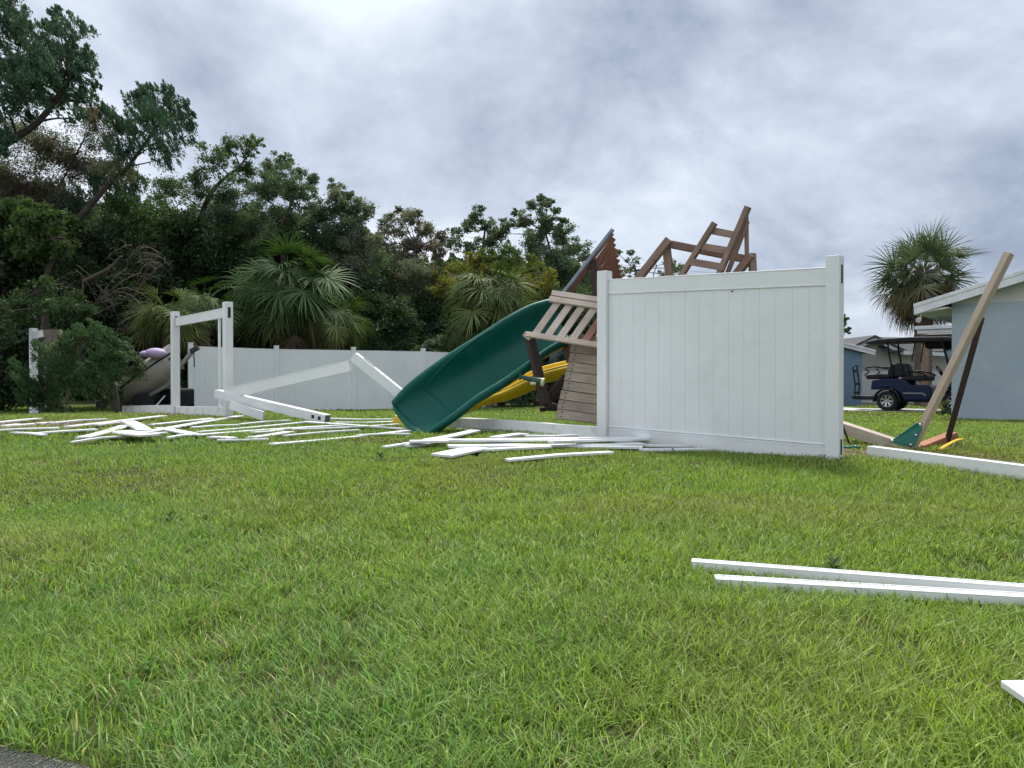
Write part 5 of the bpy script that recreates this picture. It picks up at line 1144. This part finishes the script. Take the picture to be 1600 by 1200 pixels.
# ================================================================ GRASS
def grass():
    rs = np.random.default_rng(1); Vs, Fs, Cs = [], [], []; base = 0
    bands = [(1.35, 3.0, 15000, .0042, 3), (3.0, 5.0, 9500, .0052, 3), (5.0, 8.0, 4600, .0068, 2), (8.0, 12.5, 1900, .0105, 2), (12.5, 18, 750, .016, 2), (18, 27, 250, .03, 2)]
    cast = []
    for d0, d1, dens, wid, seg in bands:
        half = .667 * d1 + 4.0; area = 2 * half * (d1 - d0); n = int(area * dens)
        nt_ = n // 9; tx = rs.uniform(-half, half, nt_); ty = rs.uniform(d0, d1, nt_); idx = rs.integers(0, nt_, n)
        loose = rs.random(n) < .35
        x = np.where(loose, rs.uniform(-half, half, n), tx[idx] + rs.normal(0, .02, n)); y = np.where(loose, rs.uniform(d0, d1, n), ty[idx] + rs.normal(0, .022, n))
        ex = np.abs(x) - .667 * y; keep = (ex < .6) | ((ex < 4.0) & (rs.random(n) < .38))
        keep &= road_side(x, y) < .02 - .04 * rs.random(n)
        dm = dirt_mask(x, y); keep &= rs.random(n) > dm * 1.05
        # bare and thin spots
        nz = vnoise(x, y, 2.3, 21); nz2 = vnoise(x, y, .75, 22)
        keep &= rs.random(n) < np.clip(-.05 + 2.7 * (nz * .55 + nz2 * .25 + vnoise(x, y, 6, 29) * .35 - .12), .22, 1)
        # house, drive
        hx = (x - cor.x) * U.x + (y - cor.y) * U.y; hv = (x - cor.x) * Vv.x + (y - cor.y) * Vv.y; keep &= ~((hx > 0) & (hv > 0))
        dx_ = (x - s0.x) * U.x + (y - s0.y) * U.y; dv_ = (x - s0.x) * Vv.x + (y - s0.y) * Vv.y; keep &= ~((dx_ > -4.5) & (dx_ < 6) & (dv_ > 0) & (dv_ < 2.4))
        x, y = x[keep], y[keep]; nz, nz2 = nz[keep], nz2[keep]; n = len(x); z = gz(x, y) - .004
        wmul = np.where((np.abs(x) - .667 * y) > .6, 1.6, 1.0); hgt = (.032 + .046 * nz2 + .022 * vnoise(x, y, 5, 23)) * rs.uniform(.55, 1.35, n) * np.interp(y, [0, 4, 7, 10, 20], [1.0, .95, .8, .75, .8])
        az = rs.uniform(0, 2 * np.pi, n) ; wa = vnoise(x, y, 1.3, 24) * 6.28 * 1.5; az = np.where(rs.random(n) < .12, wa, az)
        lean = rs.uniform(.2, 1.35, n); face = az + np.pi / 2 + rs.normal(0, .5, n)
        lx, ly = np.cos(az), np.sin(az); wx, wy = np.cos(face), np.sin(face); w = wid * wmul * rs.uniform(.6, 1.3, n)
        rows = []
        for s_ in range(seg):
            q = s_ / seg; off = lean * hgt * q ** 1.7 * .95; zz = hgt * (q - .28 * lean * q ** 2.2); ww = w * (1 - .45 * q) / 2
            for sg in (-1, 1): rows.append(np.stack([x + lx * off + sg * wx * ww, y + ly * off + sg * wy * ww, z + zz], -1))
        off = lean * hgt * .95; rows.append(np.stack([x + lx * off, y + ly * off, z + hgt * (1 - .28 * lean)], -1))
        nv = 2 * seg + 1; vs = np.stack(rows, 1).reshape(-1, 3); i = base + np.arange(n) * nv; tri = []
        for s_ in range(seg - 1): b_ = 2 * s_; tri += [np.stack([i + b_, i + b_ + 1, i + b_ + 3], -1), np.stack([i + b_, i + b_ + 3, i + b_ + 2], -1)]
        b_ = 2 * (seg - 1); tri.append(np.stack([i + b_, i + b_ + 1, i + b_ + 2], -1)); fs = np.concatenate(tri)
        # colour: yellow-green to blue-green by patch, with straw blades
        p = np.clip(vnoise(x, y, .55, 25) * .7 + vnoise(x, y, 2.1, 26) * .5 - .1, 0, 1)[:, None]
        c1 = np.array([.265, .365, .055]); c2 = np.array([.165, .315, .08]); c3 = np.array([.36, .38, .12])
        col = c1 * (1 - p) + c2 * p; yel = np.clip(rs.random(n) - .55, 0, 1)[:, None] * 1.6; col = col * (1 - yel) + c3 * yel
        straw = rs.random(n) < (.02 + .15 * np.clip(vnoise(x, y, 1.1, 27) - .62, 0, 1) * 2 + .05 * np.clip(1 - nz * 2, 0, 1)); col[straw] = np.array([.44, .38, .21]) * rs.uniform(.6, 1.2, (straw.sum(), 1))
        olive = np.clip(vnoise(x, y, .9, 31) * 1.8 - .8, 0, .7)[:, None]; col = col * (1 - olive) + np.array([.27, .31, .09]) * olive
        col = col * rs.uniform(.42, 1.55, (n, 1)) * np.interp(y, [0, 6, 14], [1.0, .96, .95])[:, None]
        Vs.append(vs); Fs.append(fs); Cs.append(np.repeat(col, nv, 0)); base += n * nv
    o = soup('grass', np.concatenate(Vs), np.concatenate(Fs), np.concatenate(Cs), M['grass']); tag(o, 'green lawn grass covering the verge and yard', 'grass', kind='stuff')
    print('grass tris', sum(len(f) for f in Fs))
grass()
# litter: dead leaves, twigs on bare soil and among the boards (uncountable)
rs = np.random.default_rng(44); pts = []
for (cx, cy, sx, sy, n) in ((3.9, 7.3, .8, .35, 900), (-6.4, 10.0, 1.3, .6, 1600), (-1.45, 8.3, .28, .1, 260), (-.75, 8.2, .16, .06, 120), (-7.5, 13, 2, .8, 800), (4.4, 8.3, .7, .6, 260)):
    pts.append(np.stack([rs.normal(cx, sx, n), rs.normal(cy, sy, n)], -1))
n = 160; yy = rs.uniform(2.6, 7, n); pts.append(np.stack([rs.uniform(-.7, .7, n) * yy * 1.1, yy], -1))
pts = np.concatenate(pts); n = len(pts); cs = np.stack([pts[:, 0], pts[:, 1], gz(pts[:, 0], pts[:, 1]) + rs.uniform(.01, .05, n)], -1)
col = np.array([.2, .14, .085]) * rs.uniform(.4, 1.7, (n, 1)); dr = rs.normal(0, 1, (n, 3)); dr[:, 2] *= .2
o = leaf_soup(cs, dr, .035, .35, col, 'leaf_litter', None, M['leaf'], rs, upbias=2.0); tag(o, 'brown leaf litter and torn grass on the bare soil', 'litter', kind='stuff')
# a few broad weeds
for i, (px, py, sc_, lb) in enumerate(((1300, 900, 1.0, 'broad leaved weed between the two front rails'), (205, 1105, .7, 'bright green clover tuft in the lower left lawn'), (595, 722, .9, 'leafy weed in front of dead leaves by the slide tip'), (233, 1060, .6, 'small pale weed in the lower left lawn'), (265, 822, .8, 'low broad weed in the left middle lawn'), (1500, 665, .8, 'weed tuft at the foot of the blue house wall'))):
    rs = np.random.default_rng(90 + i); c = G(px, py); v, f, cl = [], [], []
    for k in range(14):
        az = k * 2.4; dr = np.array([math.cos(az), math.sin(az), rs.uniform(.4, 1.4)]); dr /= np.linalg.norm(dr); L_ = .06 * sc_ * rs.uniform(.7, 1.3) * (1.3 if py < 800 else 1); sd_ = np.cross(dr, [0, 0, 1]); sd_ /= np.linalg.norm(sd_); b_ = len(v); o0 = np.array(c) + np.array([0, 0, .01 + .004 * k])
        v += [o0, o0 + dr * L_ * .5 + sd_ * L_ * .2, o0 + dr * L_ + np.array([0, 0, -.01]), o0 + dr * L_ * .5 - sd_ * L_ * .2]; f.append((b_, b_ + 1, b_ + 2, b_ + 3)); q = np.array([.09, .2, .03] if i in (1, 3) else [.06, .11, .05]) * rs.uniform(.8, 1.3); cl += [q] * 4
    o = soup('weed', np.array(v), np.array(f), np.array(cl), M['leaf']); tag(o, lb, 'weed', 'weeds in the lawn')
